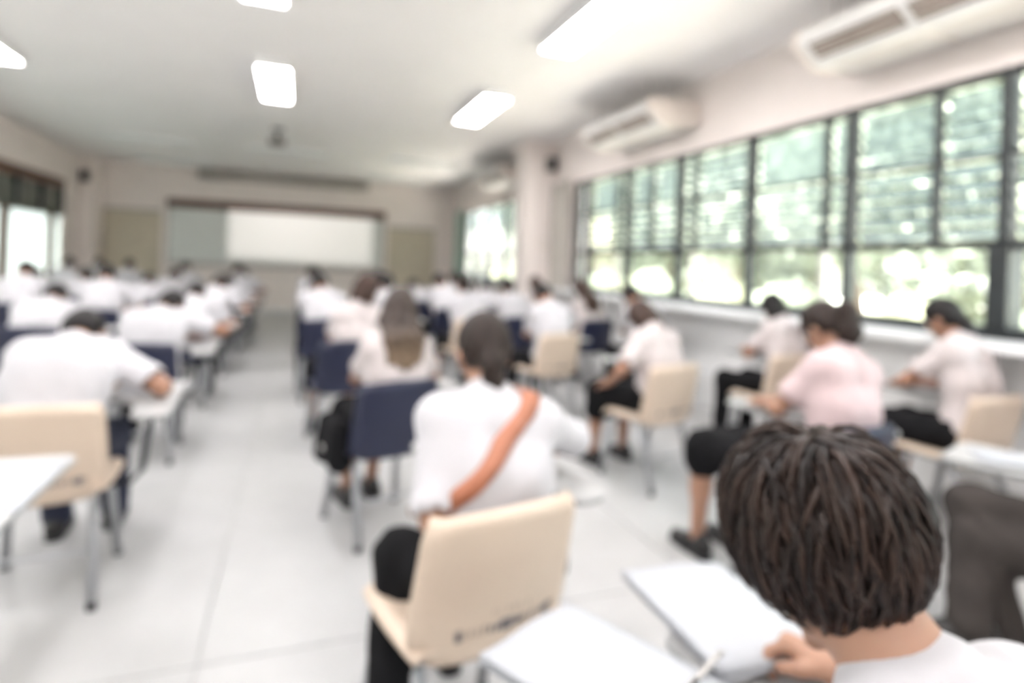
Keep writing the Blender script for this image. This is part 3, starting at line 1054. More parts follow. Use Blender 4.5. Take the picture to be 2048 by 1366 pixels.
# shoe, +y forward, heel near the origin, standing on z = 0
_sh = [cap((0, -.045, .045), (0, .05, .05), .040, .036, .03), cap((0, .05, .04), (0, .15, .032), .038, .034, .03), cap((0, -.04, .05), (0, -.035, .085), .036, .034, .03)]
ME_SHOE = mesh_from('shoe', *polygonize(_sh, .011, planes=[((0, 0, -1), -.004)]), M_SHOE)
ME_SOLE = MB().prism(rounded_poly([(-.036, -.085), (.036, -.085), (.042, .10), (.03, .19), (-.03, .19), (-.042, .10)], .03, 3), 0, .016).mesh('sole', M_BLACK)
_eb = bmesh.new()
bmesh.ops.create_uvsphere(_eb, u_segments=12, v_segments=8, radius=.0125)
ME_EYE = bpy.data.meshes.new('eye')
_eb.to_mesh(ME_EYE)
_eb.free()
ME_EYE.materials.append(M_EYE)
_eb = bmesh.new()
bmesh.ops.create_uvsphere(_eb, u_segments=10, v_segments=6, radius=.0062)
ME_IRIS = bpy.data.meshes.new('iris')
_eb.to_mesh(ME_IRIS)
_eb.free()
ME_IRIS.materials.append(M_BLACK)

def ik(a, b, l1, l2, pole):
    a, b = np.array(a, float), np.array(b, float)
    d = b - a
    L = min(np.linalg.norm(d), (l1 + l2) * .995)
    u = d / np.linalg.norm(d)
    b = a + u * L
    x = (l1 * l1 - l2 * l2 + L * L) / (2 * L)
    hh = math.sqrt(max(l1 * l1 - x * x, 0))
    p = np.array(pole, float)
    p = p - u * (p @ u)
    p /= np.linalg.norm(p)
    return a + u * x + p * hh, b

def rotm(yaw, pitch, roll):
    """head frame: columns right, forward, up; pitch > 0 looks down, yaw > 0 turns left"""
    return np.array(Matrix.Rotation(R(yaw), 3, 'Z') @ Matrix.Rotation(R(-pitch), 3, 'X') @ Matrix.Rotation(R(roll), 3, 'Y'))

def make_person(name, spec, h=.014, details=True):
    """returns an Empty with body, clothes, hair and shoes; local +y is forward, z = 0 the floor"""
    g_ = spec.get
    root = empty('person', (0, 0, 0))
    l1, l2, side, tw = g_('lean', (20, 35)) + (0, 0) if len(g_('lean', (20, 35))) == 2 else g_('lean')
    fem = g_('fem', False)
    sw = g_('sw', .150 if fem else .172)
    T = g_('T', .465 if fem else .49)
    slim = .93 if fem else 1.04
    pel = np.array((g_('dx', 0), g_('py', -.062), .545))
    def step(p, L, ang, sd):
        return p + L * np.array((math.sin(R(sd)), math.sin(R(ang)) * math.cos(R(sd)), math.cos(R(ang)) * math.cos(R(sd))))
    mid = step(pel, T * .52, l1, side * .6)
    nk = step(mid, T * .48, l2, side)
    tv = np.array((math.cos(R(tw)), math.sin(R(tw)), 0)) + np.array((0, 0, -math.sin(R(side)) * .6))
    tv /= np.linalg.norm(tv)
    up2 = (nk - mid) / np.linalg.norm(nk - mid)
    shc = nk - up2 * .055
    shR, shL = shc + tv * sw, shc - tv * sw
    sr = g_('shrug', 0.0)
    shR = shR + np.array((0, 0, sr))
    shL = shL + np.array((0, 0, sr))
    hy, hp, hr = g_('head', (0, 40, 0))
    HM = rotm(hy, hp, hr)
    nd = up2 * .45 + HM[:, 2] * .4 + HM[:, 1] * .12
    nd /= np.linalg.norm(nd)
    hb = nk + nd * .085
    hc = hb + HM @ np.array((0, .022, .082))
    H = lambda p: hc + HM @ np.array(p, float)
    wR, wL = g_('rh', (.25, .31, .745)), g_('lh', (.11, .34, .745))
    elR, wR = ik(shR, wR, .275, .235, g_('poleR', (.8, -.3, -.6)))
    elL, wL = ik(shL, wL, .275, .235, g_('poleL', (-.8, -.3, -.6)))
    hipR, hipL = pel + np.array((.085, .02, -.03)), pel + np.array((-.085, .02, -.03))
    kR, kL = np.array(g_('kR', (.13, .34, .51))), np.array(g_('kL', (-.13, .34, .51)))
    aR, aL = np.array(g_('aR', (.14, .36, .09))), np.array(g_('aL', (-.14, .36, .09)))
    torso = lambda e: [cap(pel - (.065, 0, 0), pel + (.065, 0, 0), .112 * slim + e, None, .05),
                       cap(pel - (.055, 0, 0), mid - tv * .06, .100 * slim + e, .094 * slim + e, .05),
                       cap(pel + (.055, 0, 0), mid + tv * .06, .100 * slim + e, .094 * slim + e, .05),
                       cap(mid - tv * .06, shc - tv * .085 - up2 * .05, .094 * slim + e, .085 * slim + e, .05),
                       cap(mid + tv * .06, shc + tv * .085 - up2 * .05, .094 * slim + e, .085 * slim + e, .05),
                       cap(shL + tv * .02, shR - tv * .02, .058 * slim + e, None, .06),
                       cap(shc - tv * .05 + up2 * .01, nk + up2 * .01, .055 + e * .6, .050 + e * .4, .05),
                       cap(shc + tv * .05 + up2 * .01, nk + up2 * .01, .055 + e * .6, .050 + e * .4, .05)]
    ar = .92 if fem else 1.05
    B = torso(-.004)
    B += [cap(nk - up2 * .03, hb + nd * .02, .052 * ar, .050 * ar, .03)]
    B += [ell(H((0, -.008, .028)), (.073, .092, .090), HM, .02), ell(H((0, .022, -.045)), (.056, .068, .068), HM, .03),
          cap(H((0, .088, .0)), H((0, .104, -.030)), .009, .013, .012), ell(H((0, .083, -.064)), (.026, .012, .010), HM, .01),
          ell(H((0, .072, -.10)), (.022, .02, .016), HM, .015), ell(H((.035, .075, .022)), (.028, .012, .008), HM, .01),
          ell(H((-.035, .075, .022)), (.028, .012, .008), HM, .01)]
    for s_ in (-1, 1):
        B.append(ell(H((s_ * .076, -.008, -.018)), (.011, .022, .032), HM @ np.array(Matrix.Rotation(s_ * -.35, 3, 'Z')), .008))
        B.append(neg(ell(H((s_ * .031, .094, .002)), (.018, .012, .010), HM, .012)))
    B += [cap(shR, elR, .047 * ar, .038 * ar, .03), cap(elR, wR, .039 * ar, .025 * ar, .02),
          cap(shL, elL, .047 * ar, .038 * ar, .03), cap(elL, wL, .039 * ar, .025 * ar, .02)]
    for hip, kn, an in ((hipR, kR, aR), (hipL, kL, aL)):
        B += [cap(hip, kn, .083 * slim, .055, .04), cap(kn, an, .054, .034, .03), cap(kn + (an - kn) * .15, kn + (an - kn) * .5, .052, .045, .03)]
    skin = g_('skin', M_SKIN)
    V, F = polygonize(B, h)
    n0 = len(V)
    Vs, Fs = [V], [F]
    for w, el, pose, s_ in ((wR, elR, g_('poseR', 'write'), 1), (wL, elL, g_('poseL', 'rest'), -1)):
        fw = w - el
        fw /= np.linalg.norm(fw)
        fw = fw * .6 + np.array(g_('hdR' if s_ > 0 else 'hdL', (0, .8, -.05))) * .5
        fw /= np.linalg.norm(fw)
        up = np.array(g_('huR' if s_ > 0 else 'huL', (s_ * .35, 0, 1.0)), float)
        up = up - fw * (up @ fw)
        up /= np.linalg.norm(up)
        rt = np.cross(fw, up)
        HV, HF = HAND[pose]
        sc = .95 if fem else 1.05
        Q = HV * np.array((s_, 1, 1)) * sc
        Q = w + fw * .035 + Q[:, :1] * rt + Q[:, 1:2] * fw + Q[:, 2:] * up
        Vs.append(Q)
        Fs.append((HF if s_ > 0 else HF[:, ::-1]) + n0)
        n0 += len(Q)
    meshobj('body', mesh_from('body', np.concatenate(Vs), np.concatenate(Fs), skin), root)
    # shirt
    ph = g_('seed', 1) * 1.7
    S = torso(.014)
    sl = g_('sleeve', .62)
    for sh, el, o in ((shR, elR, 1), (shL, elL, -1)):
        e2 = sh + (el - sh) * sl
        S += [cap(sh - tv * .03 * o, e2, .062 * ar, .066 * ar, .045)]
        if sl < .9:
            S.append(neg(cap(e2 + (el - sh) * .06, e2 + (el - sh) * .4, .056 * ar, .07 * ar, .01)))
    S.append(cap(pel + (0, .02, .06), pel + (0, .06, .08), .115 * slim, .11 * slim, .05))
    S.append(tor(nk + up2 * .028 + nd * .006, nd * .6 + up2, .053 * ar, .014, .012))
    if g_('bulk'):
        S.append(ell(mid + (0, .0, .02), (.195, .125, .20), None, .05))
    def wr(X, Y, Z):
        return .0030 * np.sin(X * 24 + 4 * np.sin(Z * 9 + ph) + ph) * np.sin(Z * 15 + 3 * np.sin(X * 9 + ph) + Y * 13) - .002
    shirt = meshobj('shirt', mesh_from('shirt', *polygonize(S, h * .93, wr, [((0, 0, -1), -.475)]), g_('shirt', M_SHIRT)), root)
    # lower garment
    lo_m = g_('lower_mat', M_BLACKCL)
    if g_('lower', 'trousers') == 'skirt':
        L = [cap(pel - (.07, 0, 0), pel + (.07, 0, 0), .128 * slim, None, .05),
             cap(hipR, kR, .095, .082, .05), cap(hipL, kL, .095, .082, .05),
             cap((hipR + hipL) / 2, (kR + kL) / 2, .09, .078, .06)]
        hem = g_('hem', .12)
        for kn, an in ((kR, aR), (kL, aL)):
            L.append(cap(kn, kn + (an - kn) * hem / .42, .082, .088, .04))
        kk = (kR + kL) / 2
        L.append(cap(kk, kk + ((aR + aL) / 2 - kk) * hem / .42, .075, .08, .05))
    else:
        L = [cap(pel - (.065, 0, 0), pel + (.065, 0, 0), .124 * slim, None, .05)]
        for hip, kn, an in ((hipR, kR, aR), (hipL, kL, aL)):
            L += [cap(hip, kn, .098 * slim, .073, .04), cap(kn, an, .071, .062, .04)]
    wl_ = lambda X, Y, Z: .004 * np.sin(Y * 40 + 8 * np.sin(X * 15) + ph) * np.sin(Z * 26 + X * 20)
    meshobj('skirt' if g_('lower') == 'skirt' else 'trousers', mesh_from('lower', *polygonize(L, h, wl_, [((0, 0, -1), -.03)]), lo_m), root)
    # hair
    st = g_('hair', 'short')
    hm = g_('hair_mat', M_HAIR)
    face = neg(ell(H((0, .118, -.035)), (.072, .078, .092), HM, .02))
    jaw = neg(ell(H((0, .06, -.10)), (.085, .085, .06), HM, .02))
    A = [ell(H((0, -.010, .032)), (.084, .103, .099), HM, .02), ell(H((0, -.045, -.01)), (.076, .062, .075), HM, .03)]
    tail = []
    dn = np.array((0, 0, -1.0))
    back = -HM[:, 1]
    bk3 = -np.array((0, math.cos(R(l2)), -math.sin(R(l2))))      # outward normal of the upper back
    if st == 'short':
        A += [neg(ell(H((0, -.02, -.135 - g_('nape', 0))), (.11, .12, .075), HM, .02))]
        A += [face, jaw]
    elif st in ('pony', 'bun', 'lowpony'):
        A += [neg(ell(H((0, -.02, -.15 + g_('up', 0))), (.11, .12, .075), HM, .02)), face, jaw]
        if st == 'pony':
            p0 = H((0, -.098, .03))
            p1 = p0 + back * .055 + dn * .02
            p2 = p1 + back * .02 + dn * .11
            p3 = p2 + dn * .10 - back * .01
            q_ = g_('tail', 1.0)
            tail = [cap(p0, p1, .024, .030, .02), cap(p1, p2, .032 * q_, .036 * q_, .02), cap(p2, p3, .035 * q_, .014, .02)]
        elif st == 'lowpony':
            p0 = H((0, -.088, -.045))
            p1 = p0 + back * .02 + dn * .03
            p2 = p1 + dn * .06 + bk3 * .015
            p3 = p2 + dn * .05 + bk3 * .0
            tail = [cap(p0, p1, .030, .036, .02), cap(p1, p2, .036, .030, .02), cap(p2, p3, .030, .012, .02)]
        else:
            tail = [ell(H((0, -.105, .01)), (.045, .038, .045), HM, .012)]
    elif st in ('long', 'bob'):
        A += [face]
        ln = .10 if st == 'bob' else g_('hair_len', .26)
        for x in (-.062, -.03, 0, .03, .062):
            p0 = H((x, -.062 + abs(x) * .3, -.01))
            p1 = H((x * 1.15, -.072 + abs(x) * .4, -.09))
            if st == 'bob':
                tail += [cap(p0, p1, .036, .034, .03)]
            else:
                q = nk + np.array((x * 1.35, 0, 0)) + bk3 * .085 - up2 * .02
                e = q - up2 * (ln - .10 - abs(x) * .5) + bk3 * .018
                tail += [cap(p0, p1, .036, .034, .03), cap(p1, q, .034, .034, .04), cap(q, e, .034, .018, .03)]
        for s_ in (-1, 1):
            tail += [cap(H((s_ * .072, .005, .02)), H((s_ * .075, .0, -.10)), .022, .022, .02)]
    hh = g_('hair_h', h * .8)
    def strands(X, Y, Z):
        x, y, z = X - hc[0], Y - hc[1], Z - hc[2]
        a = np.arctan2(x, y + .02)
        return .0028 * np.sin(a * 19 + 5 * np.sin(z * 21) + ph) * np.clip(1.2 - z * 6, 0, 1.3)
    V, F = polygonize(A + tail, hh, strands)
    if g_('locks'):
        V, F = add_locks(V, F, H, HM, g_('locks'))
    meshobj('hair', mesh_from('hair', V, F, hm), root)
    # eyes and brows
    for s_ in (-1, 1):
        e = meshobj('eye', ME_EYE, root, H((s_ * .031, .0755, .002)))
        meshobj('iris', ME_IRIS, e, HM @ np.array((0, .0085, 0)))
    # shoes
    for s_, kn, an in ((1, kR, aR), (-1, kL, aL)):
        f = g_('fR' if s_ > 0 else 'fL', 0)
        o = meshobj('shoe', ME_SHOE, root, (an[0], an[1], an[2] - .09))
        o.rotation_euler = (0, 0, R(f))
        meshobj('sole', ME_SOLE, o)
    return root, dict(shirt=shirt, mid=mid, nk=nk, shR=shR, shL=shL, pel=pel, H=H, HM=HM, wR=wR, wL=wL, bk3=bk3, torso=torso(.014))

def add_locks(V, F, H, HM, n):
    """tapered tufts of hair flowing away from the crown"""
    rg = np.random.default_rng(11)
    Vs, Fs, o = [V], [F], len(V)
    rad = np.array((.085, .104, .100))
    c0 = np.array((0, -.010, .032))
    crown = np.array((.0, -.55, .83))
    for i in range(n):
        d = rg.normal(size=3)
        d /= np.linalg.norm(d)
        if d[2] < (-.72 if d[1] < -.1 else -.35) or (d[1] > .35 and d[2] < .30):
            continue
        fl = d - crown * .9
        fl = fl - d * (fl @ d)
        if np.linalg.norm(fl) < .05:
            continue
        fl /= np.linalg.norm(fl)
        fl = fl + rg.normal(size=3) * .34 + np.array((0, 0, -.25))
        fl = fl - d * (fl @ d)
        fl /= np.linalg.norm(fl)
        L = rg.uniform(.05, .115) + .03 * max(0, -d[1])
        w0 = rg.uniform(.003, .0075)
        p = c0 + d * rad * .96
        bi = np.cross(fl, d)
        lift = rg.uniform(.002, .026)
        rings = []
        m = 6
        for k in range(m):
            t = k / (m - 1)
            dd = d + fl * (L / .095) * t
            dd /= np.linalg.norm(dd)
            q = c0 + dd * rad * (1.0 + (lift / .095) * math.sin(t * 2.2)) + np.array((0, 0, -.012)) * t * t
            w = w0 * (1 - t) ** .6 + .0006
            rings.append([q + bi * w, q + dd * w * .55, q - bi * w, q - dd * w * .55])
        Q = np.array(rings).reshape(-1, 3)
        Q = np.array([H(q) for q in Q])
        ff = []
        for k in range(m - 1):
            for j in range(4):
                j2 = (j + 1) % 4
                ff.append((k * 4 + j, k * 4 + j2, (k + 1) * 4 + j2, (k + 1) * 4 + j))
        Vs.append(Q)
        Fs.append(np.array(ff) + o)
        o += len(Q)
    return np.concatenate(Vs), np.concatenate(Fs)
#==PEOPLE==
# ------------------------------------------------------------------ students and their chairs
def seat_at(bx, by, yaw):
    return bx - .25 * math.sin(R(yaw)), by + .25 * math.cos(R(yaw))
def put(root, x, y, yaw, label, s=1.0):
    root.location = (x, y, 0)
    root.rotation_euler = (0, 0, R(yaw))
    root['label'] = label
    root['category'] = 'person'
    root['group'] = 'students writing at lecture chairs'
    return root

NEAR = [
 # key, back x, back y, yaw, chair colour, person label, chair label, spec, resolution
 ('strap', .515, 1.36, 12, 'beige', 'student in a white shirt with a tan strap across the back, dark low ponytail',
  'beige lecture chair of the student with the tan strap',
  dict(fem=True, T=.445, dx=.08, sw=.172, lean=(12, 22, 5, -18), head=(-14, 28, 3), hair='lowpony', hair_mat=M_HAIRD, sleeve=.84, rh=(.28, .20, .745),
       poleR=(1, -.4, .15), lh=(-.03, .18, .62), poleL=(-.35, -1, -.35), kL=(-.12, .15, .52), aL=(-.21, .0, .09), fL=25,
       lower='trousers', seed=1, skin=M_SKIN2), .0105),
 ('longhair', .51, 2.92, 17, 'navy', 'student with long brown hair lightening at the tips, seated in front of the strap wearer',
  'navy lecture chair of the student with long lightening hair',
  dict(fem=True, dx=.05, T=.435, lean=(4, 12, 6, 0), head=(-16, 26, 8), hair='long', hair_len=.25, hair_mat='ombre', shirt=M_SHIRTP, lower='skirt',
       aL=(-.04, .30, .09), aR=(.12, .34, .09), kL=(-.05, .34, .51), kR=(.15, .34, .51), seed=2, skin=M_SKIN2), .012),
 ('profile', .38, 4.40, 8, 'navy', 'student with brown hair and the head turned right, showing a cheek',
  'navy lecture chair of the brown-haired student with turned head',
  dict(fem=True, dx=.07, lean=(2, 10, 6, 0), head=(-62, 22, 0), hair='bob', hair_mat=M_HAIRB, shirt=M_SHIRTP, lower='skirt', seed=3, skin=M_SKIN2), .014),
 ('bent_brown', 2.29, 3.15, 13, 'beige', 'brown-haired student with the head bent low, left of the shaded black skirt',
  'beige lecture chair with one long steel leg in clear view, right of the tan strap',
  dict(fem=True, T=.43, dx=.06, lean=(8, 20, 3, 0), head=(-8, 54, 0), hair='bob', hair_mat=M_HAIRB, shirt=M_SHIRTP, lower='skirt', sleeve=.72,
       lh=(-.20, .16, .62), poleL=(-.8, -.5, -.4), seed=4), .013),
 ('beige_mid', 2.23, 4.77, 10, 'beige', 'short-haired student in a white shirt on the small beige chair in mid room',
  'small beige lecture chair in mid room, fully visible from behind',
  dict(dx=.04, T=.47, lean=(8, 18, 3, 0), head=(0, 52, 0), seed=5, rh=(.26, .32, .745), poleR=(1, 0, -.3)), .014),
 ('window_dark', 3.53, 3.42, 2, 'beige', 'black-haired student in pinkish white beneath the window strip, ahead of the heavy post',
  'beige lecture chair mostly hidden behind the pale pink shirt',
  dict(fem=True, dx=.13, lean=(8, 18, 7, 0), head=(0, 36, 0), hair='bob', shirt=M_SHIRTP, lower='trousers', seed=6), .014),
 ('pink', 2.14, 1.72, 4, 'navy', 'student in a pale pink shirt with a dark ponytail and bare neck',
  'navy lecture chair of the student in the pale pink shirt',
  dict(fem=True, T=.49, dx=.12, lean=(4, 14, 14, 0), head=(2, 34, 0), tail=1.5, up=.035, hair='pony', hair_mat=M_HAIRD, shirt=M_SHIRTB, lower='skirt', hem=.06,
       kR=(.02, .42, .53), kL=(-.2, .42, .53), aL=(-.20, .44, .09), aR=(.02, .42, .09), seed=7, skin=M_SKIN2), .0115),
 ('right_edge', 3.51, 2.03, 2, 'beige', 'black-haired student in a pinkish white shirt by the heavy black window post',
  'beige lecture chair at the right edge, its seat side facing us',
  dict(fem=True, T=.50, dx=.10, lean=(6, 18, 6, 0), head=(4, 30, 0), hair='lowpony', shirt=M_SHIRTP, lower='skirt', sleeve=.66,
       lh=(.08, .34, .745), poleL=(-1, -.2, -.3), seed=8), .012),
 ('bushy', None, None, 6, 'beige', 'student with a bushy dark brown head bent over booklets, nearest to us',
  'beige lecture chair of the nearest bushy-haired student',
  dict(T=.415, nape=.055, lean=(14, 28), head=(-4, 31, -8), hair='short', hair_mat=M_HAIRT, hair_h=.007, locks=4200, seed=9, rh=(.25, .30, .742),
       lh=(-.02, .22, .62), sleeve=.7, skin=M_SKIN2), .0095),
 ('grey_legs', None, None, 20, 'beige', 'seated figure at the right edge with dark grey trousers and crossed legs',
  'beige lecture chair under the crossed dark grey legs',
  dict(lean=(2, 10), head=(0, 20, 0), lower_mat=M_GREYCL, kR=(-.08, .44, .60), aR=(-.25, .40, .27), kL=(-.13, .40, .50),
       aL=(-.12, .30, .09), fR=30, rh=(.2, .1, .64), lh=(-.12, .12, .64), seed=10), .0125),
 ('left_big', -.90, 2.66, 3, 'beige', 'broad student in a white shirt bent far forward at the left edge',
  'beige lecture chair at the left edge behind the white tablet',
  dict(T=.54, dx=-.02, lean=(30, 58), head=(0, 64, 0), shirt=M_SHIRT, bulk=True, lower_mat=M_NAVYCL, rh=(.33, .36, .745), poleR=(.9, -.5, -.55),
       aL=(-.10, .50, .09), aR=(.12, .56, .09), kL=(-.12, .38, .5), kR=(.13, .4, .5), sleeve=.72, seed=11), .012),
 ('left_second', -.94, 4.36, 2, 'navy', 'student in a white shirt bent forward beside the aisle, ahead of the broad student',
  'navy lecture chair beside the aisle on the left, behind the broad student',
  dict(T=.52, dx=.03, lean=(28, 58), head=(-25, 58, 0), bulk=True, rh=(.28, .44, .745), poleR=(1, .1, -.2), seed=12), .014),
]
def ombre():
    m = mat('brown_hair_light_tips', (.036, .021, .015), .45, var=.4, scale=30, stretch=(4, 4, .5), bump=.6, bscale=60)
    nt = m.node_tree
    b = nt.nodes['Principled BSDF']
    tc = nt.nodes.new('ShaderNodeTexCoord')
    sp = nt.nodes.new('ShaderNodeSeparateXYZ')
    nt.links.new(tc.outputs['Object'], sp.inputs[0])
    mr = nt.nodes.new('ShaderNodeMapRange')
    mr.inputs['From Min'].default_value = 1.05
    mr.inputs['From Max'].default_value = .78
    nt.links.new(sp.outputs['Z'], mr.inputs['Value'])
    mx = nt.nodes.new('ShaderNodeMixRGB')
    mx.inputs['Color2'].default_value = (.22, .145, .085, 1)
    nt.links.new(mr.outputs[0], mx.inputs['Fac'])
    nt.links.new(b.inputs['Base Color'].links[0].from_socket, mx.inputs['Color1'])
    nt.links.new(mx.outputs[0], b.inputs['Base Color'])
    return m
POS = {'bushy': (.645, .348), 'grey_legs': (2.48, 1.0)}
INFO = {}
for key, bx, by, yaw, col, pl, cl, spec, h in NEAR:
    if spec.get('hair_mat') == 'ombre':
        spec['hair_mat'] = ombre()
    x, y = POS[key] if bx is None else seat_at(bx, by, yaw)
    root, info = make_person(key, spec, h)
    put(root, x, y, yaw, pl)
    chair(x, y, yaw, col, cl)
    INFO[key] = (root, info, x, y, yaw)

# strap over the student in the middle
def strap():
    root, info, x, y, yaw = INFO['strap']
    me = info['shirt'].data
    bvs = BVHTree.FromPolygons([v.co for v in me.vertices], [p.vertices for p in me.polygons])
    V, F = polygonize(info['torso'], .012)
    bvh = BVHTree.FromPolygons([Vector(v) for v in V], [tuple(int(i) for i in f) for f in F])
    p_top = Vector(info['nk'] + (info['shR'] - info['nk']) * .30)
    p_bot = Vector(info['pel'] + np.array((-.20, -.04, .16)))
    c = (p_top + p_bot) / 2
    u = (p_top - p_bot).normalized()
    fwd = Vector((0, 1, 0))
    fwd = (fwd - u * fwd.dot(u)).normalized()
    nrm = u.cross(fwd)
    L = (p_top - p_bot).length / 2
    mb = MB()
    n = 56
    rows = []
    for i in range(n):
        t = 2 * math.pi * i / n
        d = u * math.cos(t) * (L + .25) + fwd * math.sin(t) * .5
        row = []
        for w in (-.019, .019):
            o = c + nrm * w + d
            hit = bvh.ray_cast(o, (-d).normalized())
            p = hit[0] if hit[0] is not None else o - d * .6
            h2 = bvs.ray_cast(o, (-d).normalized())
            if h2[0] is not None and (h2[0] - p).length < .045:
                p = h2[0]
            row.append((p, d.normalized()))
        rows.append(row)
    vs_, fs_ = [], []
    for (p, d), (q, e) in rows:
        vs_ += [p + d * .013, q + e * .013, q + e * .002, p + d * .002]
    for i in range(n):
        a, b = i * 4, ((i + 1) % n) * 4
        for j in range(4):
            k = (j + 1) % 4
            fs_.append((a + j, a + k, b + k, b + j))
    mb.add(vs_, fs_)
    bag = empty('shoulder_bag', (x, y, 0), R(yaw), label='tan leather shoulder bag worn across the back of the middle student', cat='bag')
    mb.build('strap', M_STRAP, bag, smooth=True)
    MB().box(.03, .15, .13, .19, .60, .70, .015).build('pouch', M_STRAP, bag)
    MB().box(.04, .14, .185, .196, .63, .705, .003).build('flap', M_STRAP, bag)
strap()

# everyone further away: six figures repeated with their own seats
VAR = {
 'A': dict(lean=(28, 54), head=(0, 58, 0), rh=(.26, .42, .745), seed=21),
 'B': dict(lean=(12, 26), head=(8, 46, 0), seed=22),
 'C': dict(fem=True, lean=(6, 16), head=(-5, 36, 0), hair='pony', hair_mat=M_HAIRD, lower='skirt', seed=23, skin=M_SKIN2),
 'D': dict(fem=True, lean=(6, 18), head=(0, 36, 0), hair='long', hair_mat=M_HAIRB, shirt=M_SHIRTP, lower='skirt', seed=24, skin=M_SKIN2),
 'E': dict(lean=(24, 48, 4, 6), head=(-28, 54, 0), seed=25),
 'F': dict(fem=True, lean=(8, 20), head=(0, 40, 0), hair='lowpony', lower='skirt', seed=26),
}
FAR = [
 ('B', .28, 5.95, 4, 'navy', 'black-haired student right of the aisle, just ahead of the turned head'),
 ('A', .26, 7.45, 2, 'navy', 'student right of the aisle, fourth from the front'),
 ('C', .25, 8.95, 2, 'navy', 'ponytailed student right of the aisle, third from the front'),
 ('B', .25, 10.45, 0, 'navy', 'student right of the aisle, second from the front'),
 ('E', .25, 11.95, 0, 'navy', 'student right of the aisle, foremost'),
 ('F', 1.02, 6.55, 5, 'navy', 'dark-haired student just right of the turned cheek, second column from the aisle'),
 ('B', 1.15, 8.1, 4, 'navy', 'short-haired student, middle of the second column right of the aisle'),
 ('A', 1.15, 9.7, 4, 'navy', 'bent student, foremost in the second column right of the aisle'),
 ('C', 1.80, 6.05, 8, 'beige', 'ponytailed student left of a dark ponytail neighbour, ahead of the small beige chair'),
 ('B', 1.92, 7.5, 6, 'navy', 'short-haired student on the dark chair left of the two ponytails'),
 ('A', 1.88, 9.0, 6, 'navy', 'bent student below the notice board right of the whiteboard'),
 ('F', 2.48, 6.40, 8, 'navy', 'student with a dark low ponytail on a navy chair, straight below the far window'),
 ('E', 2.65, 7.9, 6, 'navy', 'student with turned head below the far window'),
 ('B', 2.65, 9.5, 6, 'navy', 'front student below the far window beside the column'),
 ('B', 3.36, 4.92, 6, 'navy', 'short black-haired student against the bright lower window panes'),
 ('D', 3.30, 6.05, 8, 'navy', 'brown long-haired student below the far end of the long window'),
 ('D', 3.22, 7.35, 8, 'navy', 'brown-haired student in front of the column'),
 ('A', -.95, 5.9, 0, 'navy', 'student left of the aisle, fifth from the front'),
 ('E', -.95, 7.4, 0, 'navy', 'student left of the aisle, fourth from the front'),
 ('A', -.93, 8.9, 0, 'navy', 'student left of the aisle, third from the front'),
 ('B', -.92, 10.4, 0, 'navy', 'student left of the aisle, second from the front'),
 ('A', -.92, 11.9, 0, 'navy', 'student left of the aisle, foremost'),
 ('A', -1.88, 5.30, 0, 'navy', 'student bent over at the left edge, above the broad student'),
 ('B', -1.86, 6.85, 0, 'navy', 'black-haired student just right of the one at the left edge'),
 ('A', -1.86, 8.35, 0, 'navy', 'student, second left column, third from the front'),
 ('E', -1.86, 9.85, 0, 'navy', 'student, second left column, second from the front'),
 ('B', -1.86, 11.4, 0, 'navy', 'student, second left column, foremost'),
 ('B', -2.80, 7.55, 0, 'navy', 'black-haired student cut by the left edge below the brown window'),
 ('E', -2.78, 8.9, 0, 'navy', 'student, third left column, third from the front'),
 ('A', -2.78, 10.3, 0, 'navy', 'student, third left column, second from the front'),
 ('B', -2.78, 11.7, 0, 'navy', 'student, third left column, foremost'),
 ('A', -3.65, 10.1, 0, 'navy', 'student nearest the brown-framed left window'),
 ('B', -3.65, 11.6, 0, 'navy', 'student by the left wall, second from the front'),
 ('B', -3.62, 13.1, 0, 'navy', 'student by the left wall, foremost, below the left notice board'),
]
CH = {}
proto, used = {}, set()
for v, bx, by, yaw, col, lab in FAR:
    if v not in proto:
        proto[v] = make_person(v, dict(VAR[v], py=-.08), .017, False)[0]
    x, y = seat_at(bx, by, yaw)
    r = proto[v] if v not in used else copy_tree(proto[v])
    used.add(v)
    put(r, x, y, yaw + random.uniform(-4, 4), lab)
    short = lab if len(lab.split()) <= 11 else lab.split(',')[0]
    chair(x, y, yaw, col, col + ' lecture chair of the ' + CH.get(lab, short))

# chair whose white tablet fills the lower left corner
chair(-1.075, 1.72, 0, 'beige', 'lecture chair whose large white tablet fills the lower left corner')

# ------------------------------------------------------------------ papers and pens
def sheet(w, d, loc, rz, label, curl=.0, cat='paper', th=.0012, tilt=(0, 0), name='exam_paper'):
    def fn(u, v):
        return (u * w / 2, (v - .5) * d, curl * (abs(u) ** 2.2) + .15 * curl * math.sin(v * 3))
    o = MB().grid(fn, 13, 9, (0, 0, th)).build(name, M_PAPER, None, True, loc, label=label, cat=cat)
    o.rotation_euler = (tilt[0], tilt[1], rz)
    return o
def on_tab(key_xyyaw, lx, ly, z=.7085):
    x, y, a = key_xyyaw
    a = R(a)
    return (x + lx * math.cos(a) - ly * math.sin(a), y + lx * math.sin(a) + ly * math.cos(a), z)
def kp(k):
    return INFO[k][2:5]
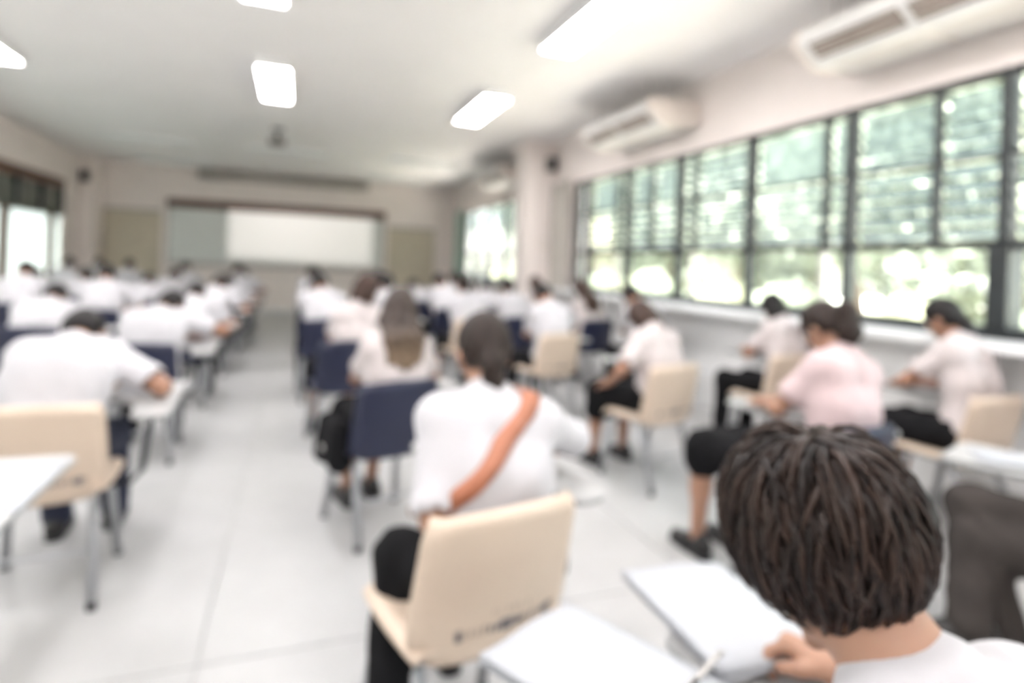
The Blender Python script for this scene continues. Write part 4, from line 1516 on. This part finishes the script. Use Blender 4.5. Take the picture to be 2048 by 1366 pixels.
# booklets of the nearest student
def booklet(loc, rz, label, w, d, pages=4):
    r = empty('booklet', loc, rz, label=label, cat='booklet')
    for k in range(pages):
        s_ = 1 - .012 * k
        def fn(u, v, k=k):
            bend = .012 * math.sin((u + 1) * 1.57) + .03 * max(0, -u - .2) ** 2 * (k / pages)
            return (u * w / 2 * s_ - .004 * k, (v - .5) * d * s_, bend + .0025 * k)
        MB().grid(fn, 15, 8, (0, 0, .0014)).build('page', M_PAPER, r, True)
    return r
booklet((.49, .84, .722), R(28), 'open white booklet page on the left, lower middle of the picture', .25, .32)
booklet((.80, .93, .716), R(-2), 'white booklet under the fringe of the nearest student', .25, .34)
p = empty('pen', (.64, .78, .738), R(-62), label='grey pen lying on the booklets of the nearest student', cat='pen')
MB().tube([(0, -.07, 0), (0, .06, 0), (0, .075, 0)], [.0048, .0048, .0015], 10).build('barrel', M_ALU, p, smooth=True)
MB().tube([(0, -.075, 0), (0, -.03, 0)], .0056, 10).build('cap', M_BLACK, p, smooth=True)
MB().box(-.0012, .0012, -.07, -.035, .005, .0075).build('clip', M_ALU, p)
s0 = sheet(.30, .40, (-.80, 2.02, .7095), R(2), 'white paper with red marks on the corner tablet at lower left', .0)
for k in range(3):
    MB().box(-.002 + .02 * k, .002 + .02 * k, -.02 + .03 * k, .06 + .02 * k, .0016, .0022).build('red_mark', M_REDINK, s0)
for k_, lx, ly, rz, lab, cu in (
        ('pink', .25, .40, 8, 'white paper on the tablet of the student in pale pink', .01),
        ('window_dark', .25, .40, 4, 'white paper on the tablet of the black-haired student below the window', .01),
        ('right_edge', .25, .42, -6, 'white paper on the tablet of the student by the heavy window post', .01),
        ('grey_legs', .25, .36, 20, 'white paper on the tablet beside the crossed grey legs', .006),
        ('strap', .25, .40, 14, 'white paper on the tablet of the student with the tan strap', .0),
        ('bent_brown', .25, .40, 16, 'white paper on the tablet of the bent brown-haired student', .0),
        ('left_big', .25, .42, 0, 'white paper on the tablet of the broad student', .0),
        ('left_second', .25, .42, 0, 'white paper on the tablet of the left aisle student', .0)):
    x, y, a = kp(k_)
    sheet(.21, .297, on_tab((x, y, a), lx, ly), R(a + rz), lab, cu)

# black bag hanging beside the navy chair of the long-haired student
b = empty('black_bag', (.205, 3.10, .09), R(17), label='black bag hanging on the left side of the long-haired student\'s navy chair', cat='bag')
V, F = polygonize([cap((0, -.09, .29), (0, .11, .29), .05, .05, .05), cap((0, -.09, .29), (0, -.08, .45), .048, .034, .05), cap((0, .11, .29), (0, .10, .45), .048, .034, .05), cap((0, -.08, .37), (0, .10, .37), .046, .046, .05), cap((0, -.08, .45), (0, .10, .45), .034, .034, .05)], .011)
meshobj('body', mesh_from('body', V, F, M_BLACKCL), b)
MB().tube(bez((0, -.07, .47), (.06, 0, .70), (0, .09, .47), 10), .008, 6).build('handle', M_BLACKCL, b, smooth=True)
MB().box(-.063, -.052, -.02, .02, .33, .36, .004).build('buckle', mat('chrome', (.8, .8, .8), .15, 1.0), b)
